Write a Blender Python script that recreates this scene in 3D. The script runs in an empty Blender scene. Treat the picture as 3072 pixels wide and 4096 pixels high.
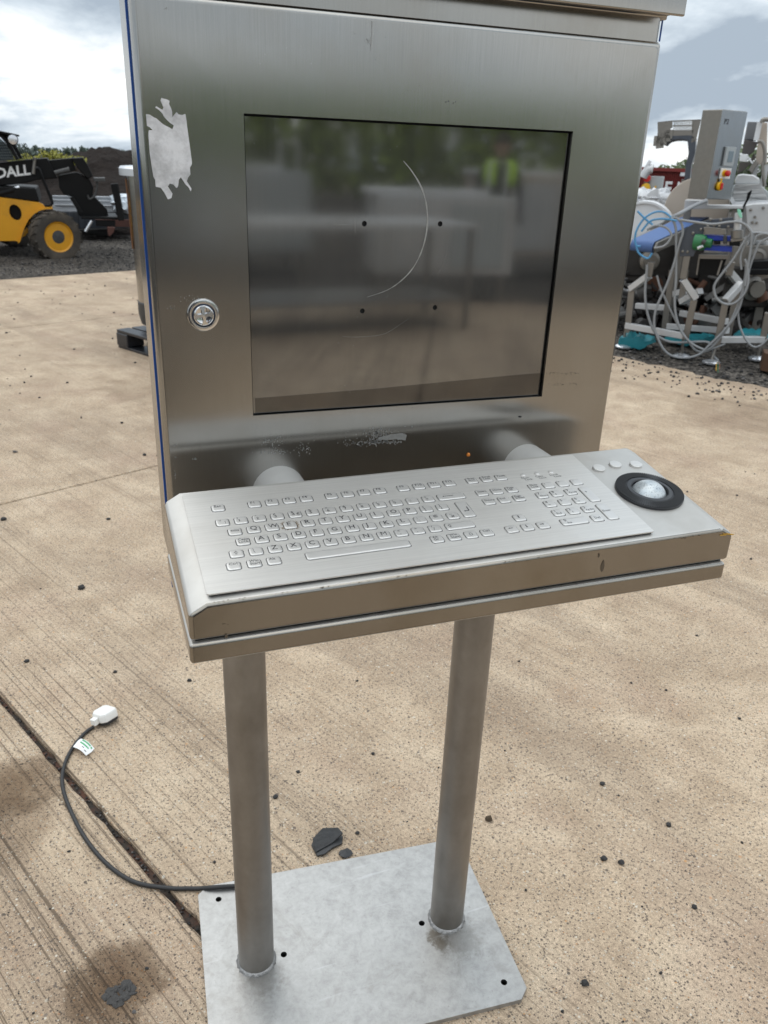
import bpy, math, random
from mathutils import Vector, Matrix, noise
from mathutils.geometry import delaunay_2d_cdt
random.seed(7)
sc = bpy.context.scene
col = sc.collection
R = math.radians

# ---------------------------------------------------------------- camera
CAM = Vector((-0.39785, -0.90573, 1.42749))
ROT = Matrix(((0.94126069, 0.10491535, -0.32096897), (-0.33581451, 0.39062206, -0.85711319), (0.03545323, 0.91455299, 0.40290928)))
FPX = 3216.01
cd = bpy.data.cameras.new('camera'); cam = bpy.data.objects.new('camera', cd); col.objects.link(cam)
cam.matrix_world = Matrix.Translation(CAM) @ ROT.to_4x4()
cd.sensor_fit = 'AUTO'; cd.sensor_width = 36.0; cd.lens = FPX / 4096 * 36
cd.clip_start = 0.02; cd.clip_end = 4000
cd.dof.use_dof = True; cd.dof.focus_distance = 1.02; cd.dof.aperture_fstop = 13.0
sc.camera = cam

# ---------------------------------------------------------------- world, sun, exposure
SUN_EL, SUN_AZ = R(55), R(-12)          # azimuth from +y towards +x
wd = bpy.data.worlds.new('World'); sc.world = wd; wd.use_nodes = True
def sky_nodes():
    t = wd.node_tree; n = t.nodes; n.clear(); L = t.links
    def N(k, **kw):
        x = n.new(k)
        for a, b in kw.items(): setattr(x, a, b)
        return x
    def M(op, a, b=None):
        x = N('ShaderNodeMath', operation=op)
        for i, v in enumerate((a, b)):
            if v is None: continue
            if isinstance(v, (int, float)): x.inputs[i].default_value = v
            else: L.new(v, x.inputs[i])
        return x.outputs[0]
    out = N('ShaderNodeOutputWorld'); bg = N('ShaderNodeBackground'); bg.inputs[1].default_value = 0.1
    L.new(bg.outputs[0], out.inputs[0])
    sky = N('ShaderNodeTexSky', sky_type='NISHITA', sun_disc=False, sun_elevation=SUN_EL, sun_rotation=SUN_AZ)
    sky.air_density = 1.0; sky.dust_density = 1.5; sky.ozone_density = 1.5
    tc = N('ShaderNodeTexCoord'); sp = N('ShaderNodeSeparateXYZ'); L.new(tc.outputs['Generated'], sp.inputs[0])
    z = M('MAXIMUM', sp.outputs[2], 0.0); den = M('ADD', z, 0.30)
    cb = N('ShaderNodeCombineXYZ'); L.new(M('DIVIDE', sp.outputs[0], den), cb.inputs[0]); L.new(M('DIVIDE', sp.outputs[1], den), cb.inputs[1])
    def noise_(scale, detail, rough, off, dist=0.0):
        mp = N('ShaderNodeMapping'); mp.inputs['Location'].default_value = off; L.new(cb.outputs[0], mp.inputs[0])
        x = N('ShaderNodeTexNoise'); x.inputs['Scale'].default_value = scale; x.inputs['Detail'].default_value = detail
        x.inputs['Roughness'].default_value = rough; x.inputs['Distortion'].default_value = dist
        L.new(mp.outputs[0], x.inputs['Vector']); return x.outputs['Fac']
    def ramp(f, stops):
        x = N('ShaderNodeValToRGB'); L.new(f, x.inputs[0]); e = x.color_ramp.elements
        e[0].position, e[0].color = stops[0]; e[1].position, e[1].color = stops[-1]
        for p, c in stops[1:-1]:
            q = e.new(p); q.color = c
        return x.outputs[0]
    cover = ramp(noise_(1.1, 7, 0.6, (15.6, 10.2, 0)), [(0.14, (0.2, 0.2, 0.2, 1)), (0.36, (1, 1, 1, 1))])
    tone = ramp(noise_(1.5, 8, 0.58, SKY_OFF, 0.25), [(0.40, (4.2, 5.0, 5.9, 1)), (0.49, (7.0, 7.9, 8.7, 1)), (0.56, (10.0, 10.5, 10.8, 1)), (0.63, (12.4, 12.4, 12.2, 1))])
    mx = N('ShaderNodeMix', data_type='RGBA'); L.new(cover, mx.inputs[0]); L.new(sky.outputs[0], mx.inputs[6]); L.new(tone, mx.inputs[7])
    # an overcast sky grows brighter from the horizon to the zenith
    el = ramp(z, [(0.0, (1, 1, 1, 1)), (0.30, (1.08, 1.08, 1.08, 1)), (1.0, (1.9, 1.9, 1.88, 1))])
    m2 = N('ShaderNodeMix', data_type='RGBA', blend_type='MULTIPLY'); m2.inputs[0].default_value = 1.0
    L.new(mx.outputs[2], m2.inputs[6]); L.new(el, m2.inputs[7]); L.new(m2.outputs[2], bg.inputs[0])
SKY_OFF = (10.2, 15.6, 2.6)
sky_nodes()
sd = bpy.data.lights.new('sun', 'SUN'); sd.energy = 0.55; sd.angle = R(30); sd.color = (1.0, 0.96, 0.9)
sun = bpy.data.objects.new('sun', sd); col.objects.link(sun)
sdir = Vector((math.sin(SUN_AZ) * math.cos(SUN_EL), math.cos(SUN_AZ) * math.cos(SUN_EL), math.sin(SUN_EL)))
sun.rotation_euler = (-sdir).to_track_quat('-Z', 'Y').to_euler(); sun.location = sdir * 30
vs = sc.view_settings
vs.view_transform = 'Standard'; vs.look = 'None'; vs.exposure = 0.0; vs.gamma = 1.0; vs.use_curve_mapping = False
sc.cycles.max_bounces = 8; sc.cycles.caustics_reflective = False; sc.cycles.caustics_refractive = False
sc.cycles.sample_clamp_indirect = 8.0

# ---------------------------------------------------------------- measuring helpers: a sight line through the lens, met by a real plane
def ray(px, py):
    return (ROT @ Vector(((px - 1536) / FPX, -(py - 2048) / FPX, -1.0))).normalized()
def on_z(px, py, z=0.0):
    d = ray(px, py); return CAM + d * ((z - CAM.z) / d.z)
def on_y(px, py, y):
    d = ray(px, py); return CAM + d * ((y - CAM.y) / d.y)
DR = Vector((math.sin(R(42)), math.cos(R(42)), 0))       # viewing azimuth of the scrap machines on the right
DL = Vector((0, 1, 0))
def at(px, py, D, d=DR):
    r = ray(px, py); return CAM + r * (D / r.dot(d))

# ---------------------------------------------------------------- mesh helpers
class MB:
    def __init__(s): s.v = []; s.f = []; s.m = []
    def add(s, verts, faces, m=0):
        b = len(s.v); s.v += [Vector(x) for x in verts]
        s.f += [tuple(i + b for i in f) for f in faces]; s.m += [m] * len(faces); return s
    def box(s, lo, hi, m=0, rot=None, c=None):
        x0, y0, z0 = lo; x1, y1, z1 = hi
        v = [Vector(p) for p in ((x0, y0, z0), (x1, y0, z0), (x1, y1, z0), (x0, y1, z0), (x0, y0, z1), (x1, y0, z1), (x1, y1, z1), (x0, y1, z1))]
        if rot is not None:
            c = Vector(c if c is not None else (0, 0, 0)); v = [c + rot @ p for p in v]
        return s.add(v, [(3, 2, 1, 0), (4, 5, 6, 7), (0, 1, 5, 4), (1, 2, 6, 5), (2, 3, 7, 6), (3, 0, 4, 7)], m)
    def prism(s, pts, vec, m=0):
        pts = [Vector(p) for p in pts]; vec = Vector(vec); n = len(pts)
        nn = Vector()
        for i in range(n): nn += pts[i].cross(pts[(i + 1) % n])
        if nn.dot(vec) > 0: pts.reverse()
        v = pts + [p + vec for p in pts]
        return s.add(v, [tuple(range(n)), tuple(range(2 * n - 1, n - 1, -1))] + [(i, i + n, (i + 1) % n + n, (i + 1) % n) for i in range(n)], m)
    def bar(s, a, b, w, h=None, up=(0, 0, 1), m=0):
        a, b = Vector(a), Vector(b); h = h or w; t = (b - a).normalized(); u = Vector(up)
        if abs(t.dot(u)) > 0.95: u = Vector((0.6, -0.8, 0)) if abs(t.z) > 0.9 else Vector((1, 0, 0))
        x = t.cross(u).normalized() * w / 2; y = x.cross(t).normalized() * h / 2
        v = [a - x - y, a + x - y, a + x + y, a - x + y, b - x - y, b + x - y, b + x + y, b - x + y]
        return s.add(v, [(3, 2, 1, 0), (4, 5, 6, 7), (0, 1, 5, 4), (1, 2, 6, 5), (2, 3, 7, 6), (3, 0, 4, 7)], m)
    def tube(s, path, r, n=8, m=0, caps=True):
        P = [Vector(p) for p in path]; k = len(P); b = len(s.v); px = None
        rr = r if isinstance(r, (list, tuple)) else [r] * k
        for i, p in enumerate(P):
            t = (P[min(i + 1, k - 1)] - P[max(i - 1, 0)]).normalized()
            if px is None:
                px = t.orthogonal().normalized()
            px = (px - t * px.dot(t)).normalized(); py = t.cross(px)
            for j in range(n):
                a = 2 * math.pi * j / n; s.v.append(p + (px * math.cos(a) + py * math.sin(a)) * rr[i])
        for i in range(k - 1):
            for j in range(n):
                s.f.append((b + i * n + j, b + i * n + (j + 1) % n, b + (i + 1) * n + (j + 1) % n, b + (i + 1) * n + j)); s.m.append(m)
        if caps:
            s.f.append(tuple(b + j for j in range(n - 1, -1, -1))); s.m.append(m)
            s.f.append(tuple(b + (k - 1) * n + j for j in range(n))); s.m.append(m)
        return s
    def lathe(s, prof, c, ax=(0, 0, 1), n=24, m=0):
        c = Vector(c); z = Vector(ax).normalized(); x = z.orthogonal().normalized(); y = z.cross(x); b = len(s.v); k = len(prof)
        for r, h in prof:
            for j in range(n):
                a = 2 * math.pi * j / n; s.v.append(c + z * h + (x * math.cos(a) + y * math.sin(a)) * r)
        for i in range(k - 1):
            for j in range(n):
                s.f.append((b + i * n + j, b + i * n + (j + 1) % n, b + (i + 1) * n + (j + 1) % n, b + (i + 1) * n + j)); s.m.append(m)
        if prof[0][0] > 1e-6: s.f.append(tuple(b + j for j in range(n - 1, -1, -1))); s.m.append(m)
        if prof[-1][0] > 1e-6: s.f.append(tuple(b + (k - 1) * n + j for j in range(n))); s.m.append(m)
        return s
    def blob(s, c, rad, seed=0, amp=0.3, m=0, nu=8, nv=5, freq=1.2):
        c = Vector(c); rad = Vector(rad); b = len(s.v); off = Vector((seed * 3.7, seed * 1.3, seed * 0.7))
        pts = [Vector((0, 0, -1))]
        for i in range(1, nv):
            t = math.pi * i / nv
            for j in range(nu):
                a = 2 * math.pi * (j + 0.5 * (i % 2)) / nu; pts.append(Vector((math.sin(t) * math.cos(a), math.sin(t) * math.sin(a), -math.cos(t))))
        pts.append(Vector((0, 0, 1)))
        for p in pts:
            k = 1 + amp * noise.noise(p * freq + off); s.v.append(c + Vector((p.x * rad.x, p.y * rad.y, p.z * rad.z)) * k)
        fs = []
        for j in range(nu): fs.append((0, 1 + (j + 1) % nu, 1 + j))
        for i in range(nv - 2):
            for j in range(nu):
                a = 1 + i * nu; fs.append((a + j, a + (j + 1) % nu, a + nu + (j + 1) % nu, a + nu + j))
        last = len(pts) - 1; a = 1 + (nv - 2) * nu
        for j in range(nu): fs.append((a + j, a + (j + 1) % nu, last))
        s.f += [tuple(i + b for i in f) for f in fs]; s.m += [m] * len(fs); return s
    def plate(s, outline, holes, place, h0, h1, m=0, mh=None):
        """flat plate with real through holes; place(u, v, h) -> world point"""
        mh = m if mh is None else mh
        V = []; E = []; loops = []
        for lp in [outline] + holes:
            b = len(V); k = len(lp); V += [Vector(p) for p in lp]; E += [(b + i, b + (i + 1) % k) for i in range(k)]; loops.append(range(b, b + k))
        res = delaunay_2d_cdt(V, E, [], 0, 1e-7)
        rv, rf = res[0], res[2]
        def inside(p, lp):
            c = False; k = len(lp)
            for i in range(k):
                a, q = lp[i], lp[(i + 1) % k]
                if (a[1] > p[1]) != (q[1] > p[1]) and p[0] < (q[0] - a[0]) * (p[1] - a[1]) / (q[1] - a[1]) + a[0]: c = not c
            return c
        bb = [(min(p[0] for p in h), max(p[0] for p in h), min(p[1] for p in h), max(p[1] for p in h)) for h in holes]
        ok = []
        for f in rf:
            p = sum((rv[i] for i in f), Vector((0, 0))) / len(f)
            if not inside(p, outline): continue
            if any(q[0] < p[0] < q[1] and q[2] < p[1] < q[3] and inside(p, h) for q, h in zip(bb, holes)): continue
            ok.append(f)
        s.add([place(p[0], p[1], h1) for p in rv], ok, m)
        s.add([place(p[0], p[1], h0) for p in rv], [tuple(reversed(f)) for f in ok], m)
        for i, lp in enumerate([outline] + holes):
            k = len(lp); v = [place(p[0], p[1], h1) for p in lp] + [place(p[0], p[1], h0) for p in lp]
            s.add(v, [(j, j + k, (j + 1) % k + k, (j + 1) % k) for j in range(k)], m if i == 0 else mh)
        return s

def rrect(x0, x1, y0, y1, r, n=4):
    o = []
    for cx, cy, a0 in ((x1 - r, y1 - r, 0), (x0 + r, y1 - r, 90), (x0 + r, y0 + r, 180), (x1 - r, y0 + r, 270)):
        for i in range(n + 1):
            a = R(a0 + 90 * i / n); o.append((cx + r * math.cos(a), cy + r * math.sin(a)))
    return o
def circle(cx, cy, r, n=14): return [(cx + r * math.cos(2 * math.pi * i / n), cy + r * math.sin(2 * math.pi * i / n)) for i in range(n)]
def smooth_path(pts, n=6):
    P = [Vector(p) for p in pts]; o = []
    for i in range(len(P) - 1):
        a, b, c, d = P[max(i - 1, 0)], P[i], P[i + 1], P[min(i + 2, len(P) - 1)]
        for k in range(n):
            t = k / n; o.append(0.5 * ((2 * b) + (c - a) * t + (2 * a - 5 * b + 4 * c - d) * t * t + (3 * b - a - 3 * c + d) * t ** 3))
    o.append(P[-1]); return o

def build(name, mb, mats, parent=None, loc=None, bevel=0, smooth=None, seg=2, wn=False):
    """one mesh object from world-space geometry; under a parent it stays in the parent's frame"""
    if not isinstance(mats, (list, tuple)): mats = [mats]
    if parent is not None:
        p = parent; base = Vector((0, 0, 0))
        while p is not None: base += p.location; p = p.parent
    else:
        base = Vector(loc) if loc is not None else Vector((0, 0, 0))
    me = bpy.data.meshes.new(name)
    me.from_pydata([tuple(v - base) for v in mb.v], [], mb.f)
    for m in mats: me.materials.append(m)
    me.polygons.foreach_set('material_index', mb.m)
    o = bpy.data.objects.new(name, me); col.objects.link(o)
    if parent is not None: o.parent = parent
    else: o.location = base
    if bevel:
        md = o.modifiers.new('bevel', 'BEVEL'); md.width = bevel; md.segments = seg; md.limit_method = 'ANGLE'; md.angle_limit = R(30); md.harden_normals = True
        me.polygons.foreach_set('use_smooth', [True] * len(me.polygons))
    elif smooth is not None:
        me.polygons.foreach_set('use_smooth', [True] * len(me.polygons)); me.set_sharp_from_angle(angle=R(smooth))
        if wn:
            w = o.modifiers.new('wn', 'WEIGHTED_NORMAL'); w.keep_sharp = True; w.mode = 'FACE_AREA'
    me.update(); return o
def thing(name, loc, label, cat, group=None):
    o = bpy.data.objects.new(name, None); col.objects.link(o); o.location = loc; o.empty_display_size = 0.1
    return tag(o, label, cat, group)
def tag(o, label, cat, group=None):
    o['label'] = label; o['category'] = cat
    if group: o['group'] = group
    return o
def struct(o): o['kind'] = 'structure'; return o
def stuff(o): o['kind'] = 'stuff'; return o
TXT = {}
def text_geo(txt, size, bold=0.0):
    """outline lettering of Blender's own font as plain vertices and faces"""
    key = (txt, bold)
    if key not in TXT:
        c = bpy.data.curves.new('t', 'FONT'); c.body = txt; c.size = 1.0; c.resolution_u = 2; c.space_line = 0.8; c.offset = bold
        o = bpy.data.objects.new('t', c); col.objects.link(o); dg = bpy.context.evaluated_depsgraph_get()
        e = o.evaluated_get(dg); me = e.to_mesh()
        TXT[key] = ([tuple(p.co) for p in me.vertices], [tuple(p.vertices) for p in me.polygons])
        e.to_mesh_clear(); bpy.data.objects.remove(o); bpy.data.curves.remove(c)
    v, f = TXT[key]
    return [(p[0] * size, p[1] * size, 0.0) for p in v], f

# ---------------------------------------------------------------- materials
class NT:
    def __init__(s, name):
        s.m = bpy.data.materials.new(name); s.m.use_nodes = True; s.t = s.m.node_tree; s.n = s.t.nodes; s.b = s.n['Principled BSDF']
    def new(s, k, **kw):
        x = s.n.new(k)
        for a, b in kw.items(): setattr(x, a, b)
        return x
    def set(s, sock, v):
        if v is None: return
        if hasattr(v, 'is_output'): s.t.links.new(v, sock)
        else: sock.default_value = v
    def P(s, **kw):
        for k, v in kw.items(): s.set(s.b.inputs[k.replace('_', ' ')], v)
    def math(s, op, a, b=None, clamp=False):
        x = s.new('ShaderNodeMath', operation=op, use_clamp=clamp); s.set(x.inputs[0], a); s.set(x.inputs[1], b); return x.outputs[0]
    def vmap(s, vec, scale=(1, 1, 1), loc=(0, 0, 0), rot=(0, 0, 0)):
        x = s.new('ShaderNodeMapping'); s.set(x.inputs[0], vec); x.inputs['Scale'].default_value = scale; x.inputs['Location'].default_value = loc; x.inputs['Rotation'].default_value = rot; return x.outputs[0]
    def noise(s, vec, scale, detail=4, rough=0.55, dist=0):
        x = s.new('ShaderNodeTexNoise'); s.set(x.inputs['Vector'], vec); x.inputs['Scale'].default_value = scale; x.inputs['Detail'].default_value = detail; x.inputs['Roughness'].default_value = rough; x.inputs['Distortion'].default_value = dist; return x.outputs['Fac']
    def vor(s, vec, scale, feature='F1', rnd=1):
        x = s.new('ShaderNodeTexVoronoi', feature=feature); s.set(x.inputs['Vector'], vec); x.inputs['Scale'].default_value = scale; x.inputs['Randomness'].default_value = rnd; return x
    def ramp(s, f, stops, interp='LINEAR'):
        x = s.new('ShaderNodeValToRGB'); s.set(x.inputs[0], f); x.color_ramp.interpolation = interp; e = x.color_ramp.elements
        c4 = lambda c: (c, c, c, 1) if isinstance(c, (int, float)) else (*c, 1)
        e[0].position, e[0].color = stops[0][0], c4(stops[0][1]); e[1].position, e[1].color = stops[-1][0], c4(stops[-1][1])
        for p, c in stops[1:-1]: q = e.new(p); q.color = c4(c)
        return x.outputs[0]
    def mix(s, f, a, b, blend='MIX'):
        x = s.new('ShaderNodeMix', data_type='RGBA', blend_type=blend); s.set(x.inputs[0], f)
        s.set(x.inputs[6], (*a, 1) if isinstance(a, tuple) and len(a) == 3 else a); s.set(x.inputs[7], (*b, 1) if isinstance(b, tuple) and len(b) == 3 else b); return x.outputs[2]
    def bump(s, h, strength=0.2, dist=0.001, nrm=None):
        x = s.new('ShaderNodeBump'); x.inputs['Strength'].default_value = strength; x.inputs['Distance'].default_value = dist; s.set(x.inputs['Height'], h); s.set(x.inputs['Normal'], nrm); return x.outputs[0]
    def obj(s): return s.new('ShaderNodeTexCoord').outputs['Object']
    def pos(s): return s.new('ShaderNodeNewGeometry').outputs['Position']

def steel(name, base, rough, streak=(500, 500, 5), var=0.10, rvar=0.08, grime=0.12, bump=0.05, tint=(0.30, 0.25, 0.19), metal=1.0, rot=(0, 0, 0), aniso=0.0):
    k = NT(name); p = k.obj()
    st = k.noise(k.vmap(p, streak, rot=rot), 1.0, 3, 0.6)
    big = k.noise(p, 7, 5, 0.6); fine = k.noise(p, 60, 3, 0.6)
    g = k.ramp(big, [(0.45, 0.0), (0.72, 1.0)])
    c = k.mix(k.math('MULTIPLY', g, grime), tuple(base), tint)
    c = k.mix(1.0, c, k.ramp(st, [(0.3, 1 - var), (0.7, 1 + var)]), 'MULTIPLY')
    r = k.math('ADD', k.math('MULTIPLY', st, rvar), k.math('ADD', k.math('MULTIPLY', big, 0.10), rough - 0.05 - rvar / 2))
    k.P(Base_Color=c, Metallic=metal, Roughness=r, Normal=k.bump(k.math('ADD', st, k.math('MULTIPLY', fine, 0.3)), bump, 0.0004))
    if aniso:
        tg = k.new('ShaderNodeTangent', direction_type='RADIAL', axis='Z'); k.P(Anisotropic=aniso, Tangent=tg.outputs[0])
    return k.m
def plain(name, base, rough=0.5, metal=0.0, var=0.25, scale=14, bump=0.15, bd=0.002, dirt=None, dirt_amt=0.0, spec=None):
    k = NT(name); p = k.obj(); n = k.noise(p, scale, 5, 0.6)
    c = k.mix(n, tuple(b * (1 - var) for b in base), tuple(min(1, b * (1 + var)) for b in base))
    if dirt is not None: c = k.mix(k.math('MULTIPLY', k.ramp(k.noise(p, scale * 0.35, 6, 0.65), [(0.45, 0.0), (0.65, 1.0)]), dirt_amt), c, dirt)
    k.P(Base_Color=c, Metallic=metal, Roughness=k.math('ADD', k.math('MULTIPLY', n, 0.2), rough - 0.1), Normal=k.bump(n, bump, bd))
    if spec is not None: k.b.inputs['Specular IOR Level'].default_value = spec
    return k.m

M = {}
M['door'] = steel('brushed_steel_door', (0.385, 0.378, 0.36), 0.20, (1100, 1100, 14), 0.05, 0.03, 0.25, 0.02, aniso=0.85)
M['body'] = steel('brushed_steel_body', (0.38, 0.368, 0.345), 0.24, (1100, 1100, 14), 0.05, 0.05, 0.3, 0.03, aniso=0.7)
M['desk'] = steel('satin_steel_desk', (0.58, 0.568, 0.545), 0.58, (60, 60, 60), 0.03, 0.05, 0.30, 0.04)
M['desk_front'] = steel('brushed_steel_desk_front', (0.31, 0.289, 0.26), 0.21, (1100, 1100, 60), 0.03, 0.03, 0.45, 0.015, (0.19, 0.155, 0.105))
M['kplate'] = steel('brushed_steel_keyboard', (0.68, 0.667, 0.645), 0.56, (9, 620, 620), 0.06, 0.06, 0.15, 0.07)
M['key'] = steel('polished_steel_key', (0.69, 0.68, 0.665), 0.52, (120, 120, 120), 0.02, 0.05, 0.1, 0.02)
M['pane'] = steel('dark_window_pane', (0.25, 0.247, 0.24), 0.055, (900, 900, 10), 0.04, 0.01, 0.15, 0.004, metal=0.86)
M['post'] = steel('satin_steel_post', (0.315, 0.30, 0.282), 0.50, (30, 30, 14), 0.10, 0.12, 0.5, 0.03, (0.20, 0.18, 0.155))
M['stub'] = steel('bead_blasted_tube', (0.60, 0.59, 0.57), 0.45, (40, 40, 40), 0.03, 0.06, 0.1, 0.03, metal=0.35)
M['chrome'] = plain('chrome', (0.75, 0.75, 0.75), 0.14, 1.0, 0.03, 40, 0.02)
M['legend'] = plain('etched_legend', (0.015, 0.015, 0.018), 0.7, 0.0, 0.1)
M['dark'] = plain('dark_gap', (0.012, 0.012, 0.012), 0.7)
M['seal'] = plain('blue_rubber_seal', (0.012, 0.075, 0.32), 0.45, 0, 0.1)
M['rubber'] = plain('black_rubber', (0.016, 0.016, 0.017), 0.5, 0, 0.3, 60)
M['black_plastic'] = plain('black_plastic', (0.022, 0.023, 0.027), 0.32, 0, 0.2, 40, 0.05)
M['weld'] = plain('weld_bead', (0.36, 0.355, 0.35), 0.42, 1.0, 0.5, 150, 0.8, 0.003)
M['white_plastic'] = plain('white_plastic', (0.80, 0.79, 0.76), 0.4, 0, 0.04, 20, 0.05)
M['tag'] = plain('white_tag', (0.8, 0.8, 0.8), 0.5); M['green'] = plain('tag_green', (0.06, 0.36, 0.15), 0.5)
M['scratch'] = plain('scratch_metal', (0.36, 0.36, 0.35), 0.45, 0.6, 0.3, 300)
M['orange'] = plain('orange_crumb', (0.65, 0.22, 0.03), 0.4)
def mat_galv():
    k = NT('galvanised_plate'); p = k.obj()
    a = k.noise(p, 48, 8, 0.75, 0.3); b = k.noise(p, 5, 5, 0.6); f = k.noise(p, 170, 4, 0.75)
    c = k.ramp(a, [(0.30, (0.31, 0.304, 0.296)), (0.5, (0.405, 0.40, 0.39)), (0.68, (0.475, 0.47, 0.46))])
    c = k.mix(k.ramp(f, [(0.60, 0.0), (0.72, 0.6)]), c, (0.24, 0.225, 0.205))
    c = k.mix(k.ramp(k.noise(p, 9, 7, 0.75, 0.8), [(0.56, 0.0), (0.66, 0.45)]), c, (0.27, 0.255, 0.235))
    for hx, hy, hr, ha in ((0.125, 0.105, 0.022, .9), (0.13, 0.085, 0.02, .8), (-0.22, 0.13, 0.05, .35), (0.17, 0.09, 0.055, .35)):
        dv = k.new('ShaderNodeVectorMath', operation='DISTANCE'); k.set(dv.inputs[0], k.pos()); dv.inputs[1].default_value = (hx, hy, .01)
        c = k.mix(k.math('MULTIPLY', k.ramp(k.math('ADD', k.math('DIVIDE', dv.outputs['Value'], hr), k.math('MULTIPLY', k.math('SUBTRACT', k.noise(p, 60, 5, .7), .5), 2.2)), [(.5, 1.0), (1.1, 0.0)]), ha), c, (.15, .13, .105))
    sc_ = k.noise(k.vmap(p, (4, 70, 1), rot=(0, 0, 0.5)), 1.0, 3, 0.5)
    c = k.mix(k.ramp(sc_, [(0.66, 0.0), (0.72, 0.4)]), c, (0.58, 0.58, 0.59))
    c = k.mix(k.math('MULTIPLY', k.ramp(b, [(0.5, 0.0), (0.75, 1.0)]), 0.25), c, (0.29, 0.28, 0.26))
    k.P(Base_Color=c, Metallic=0.75, Roughness=k.math('ADD', k.math('MULTIPLY', a, 0.22), 0.36), Normal=k.bump(f, 0.12, 0.001)); return k.m
M['galv'] = mat_galv()
def mat_paper():
    k = NT('torn_paper'); p = k.obj(); n = k.noise(p, 55, 6, 0.7); b = k.noise(p, 18, 4, 0.6)
    c = k.mix(k.ramp(k.math('ADD', k.math('MULTIPLY', n, 0.5), k.math('MULTIPLY', b, 0.5)), [(0.40, 0.0), (0.56, 1.0)]), (0.46, 0.46, 0.47), (0.74, 0.74, 0.76))
    k.P(Base_Color=c, Roughness=0.75, Normal=k.bump(n, 0.5, 0.001)); return k.m
M['paper'] = mat_paper()
def mat_ball():
    k = NT('trackball_ball'); p = k.obj(); f = k.noise(p, 700, 2, 0.6)
    c = k.mix(k.ramp(f, [(0.36, 1.0), (0.44, 0.0)]), (0.56, 0.60, 0.62), (0.2, 0.22, 0.24))
    k.P(Base_Color=c, Metallic=0.55, Roughness=0.34); k.b.inputs['Coat Weight'].default_value = 0.4; k.b.inputs['Coat Roughness'].default_value = 0.1; return k.m
M['ball'] = mat_ball()

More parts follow.
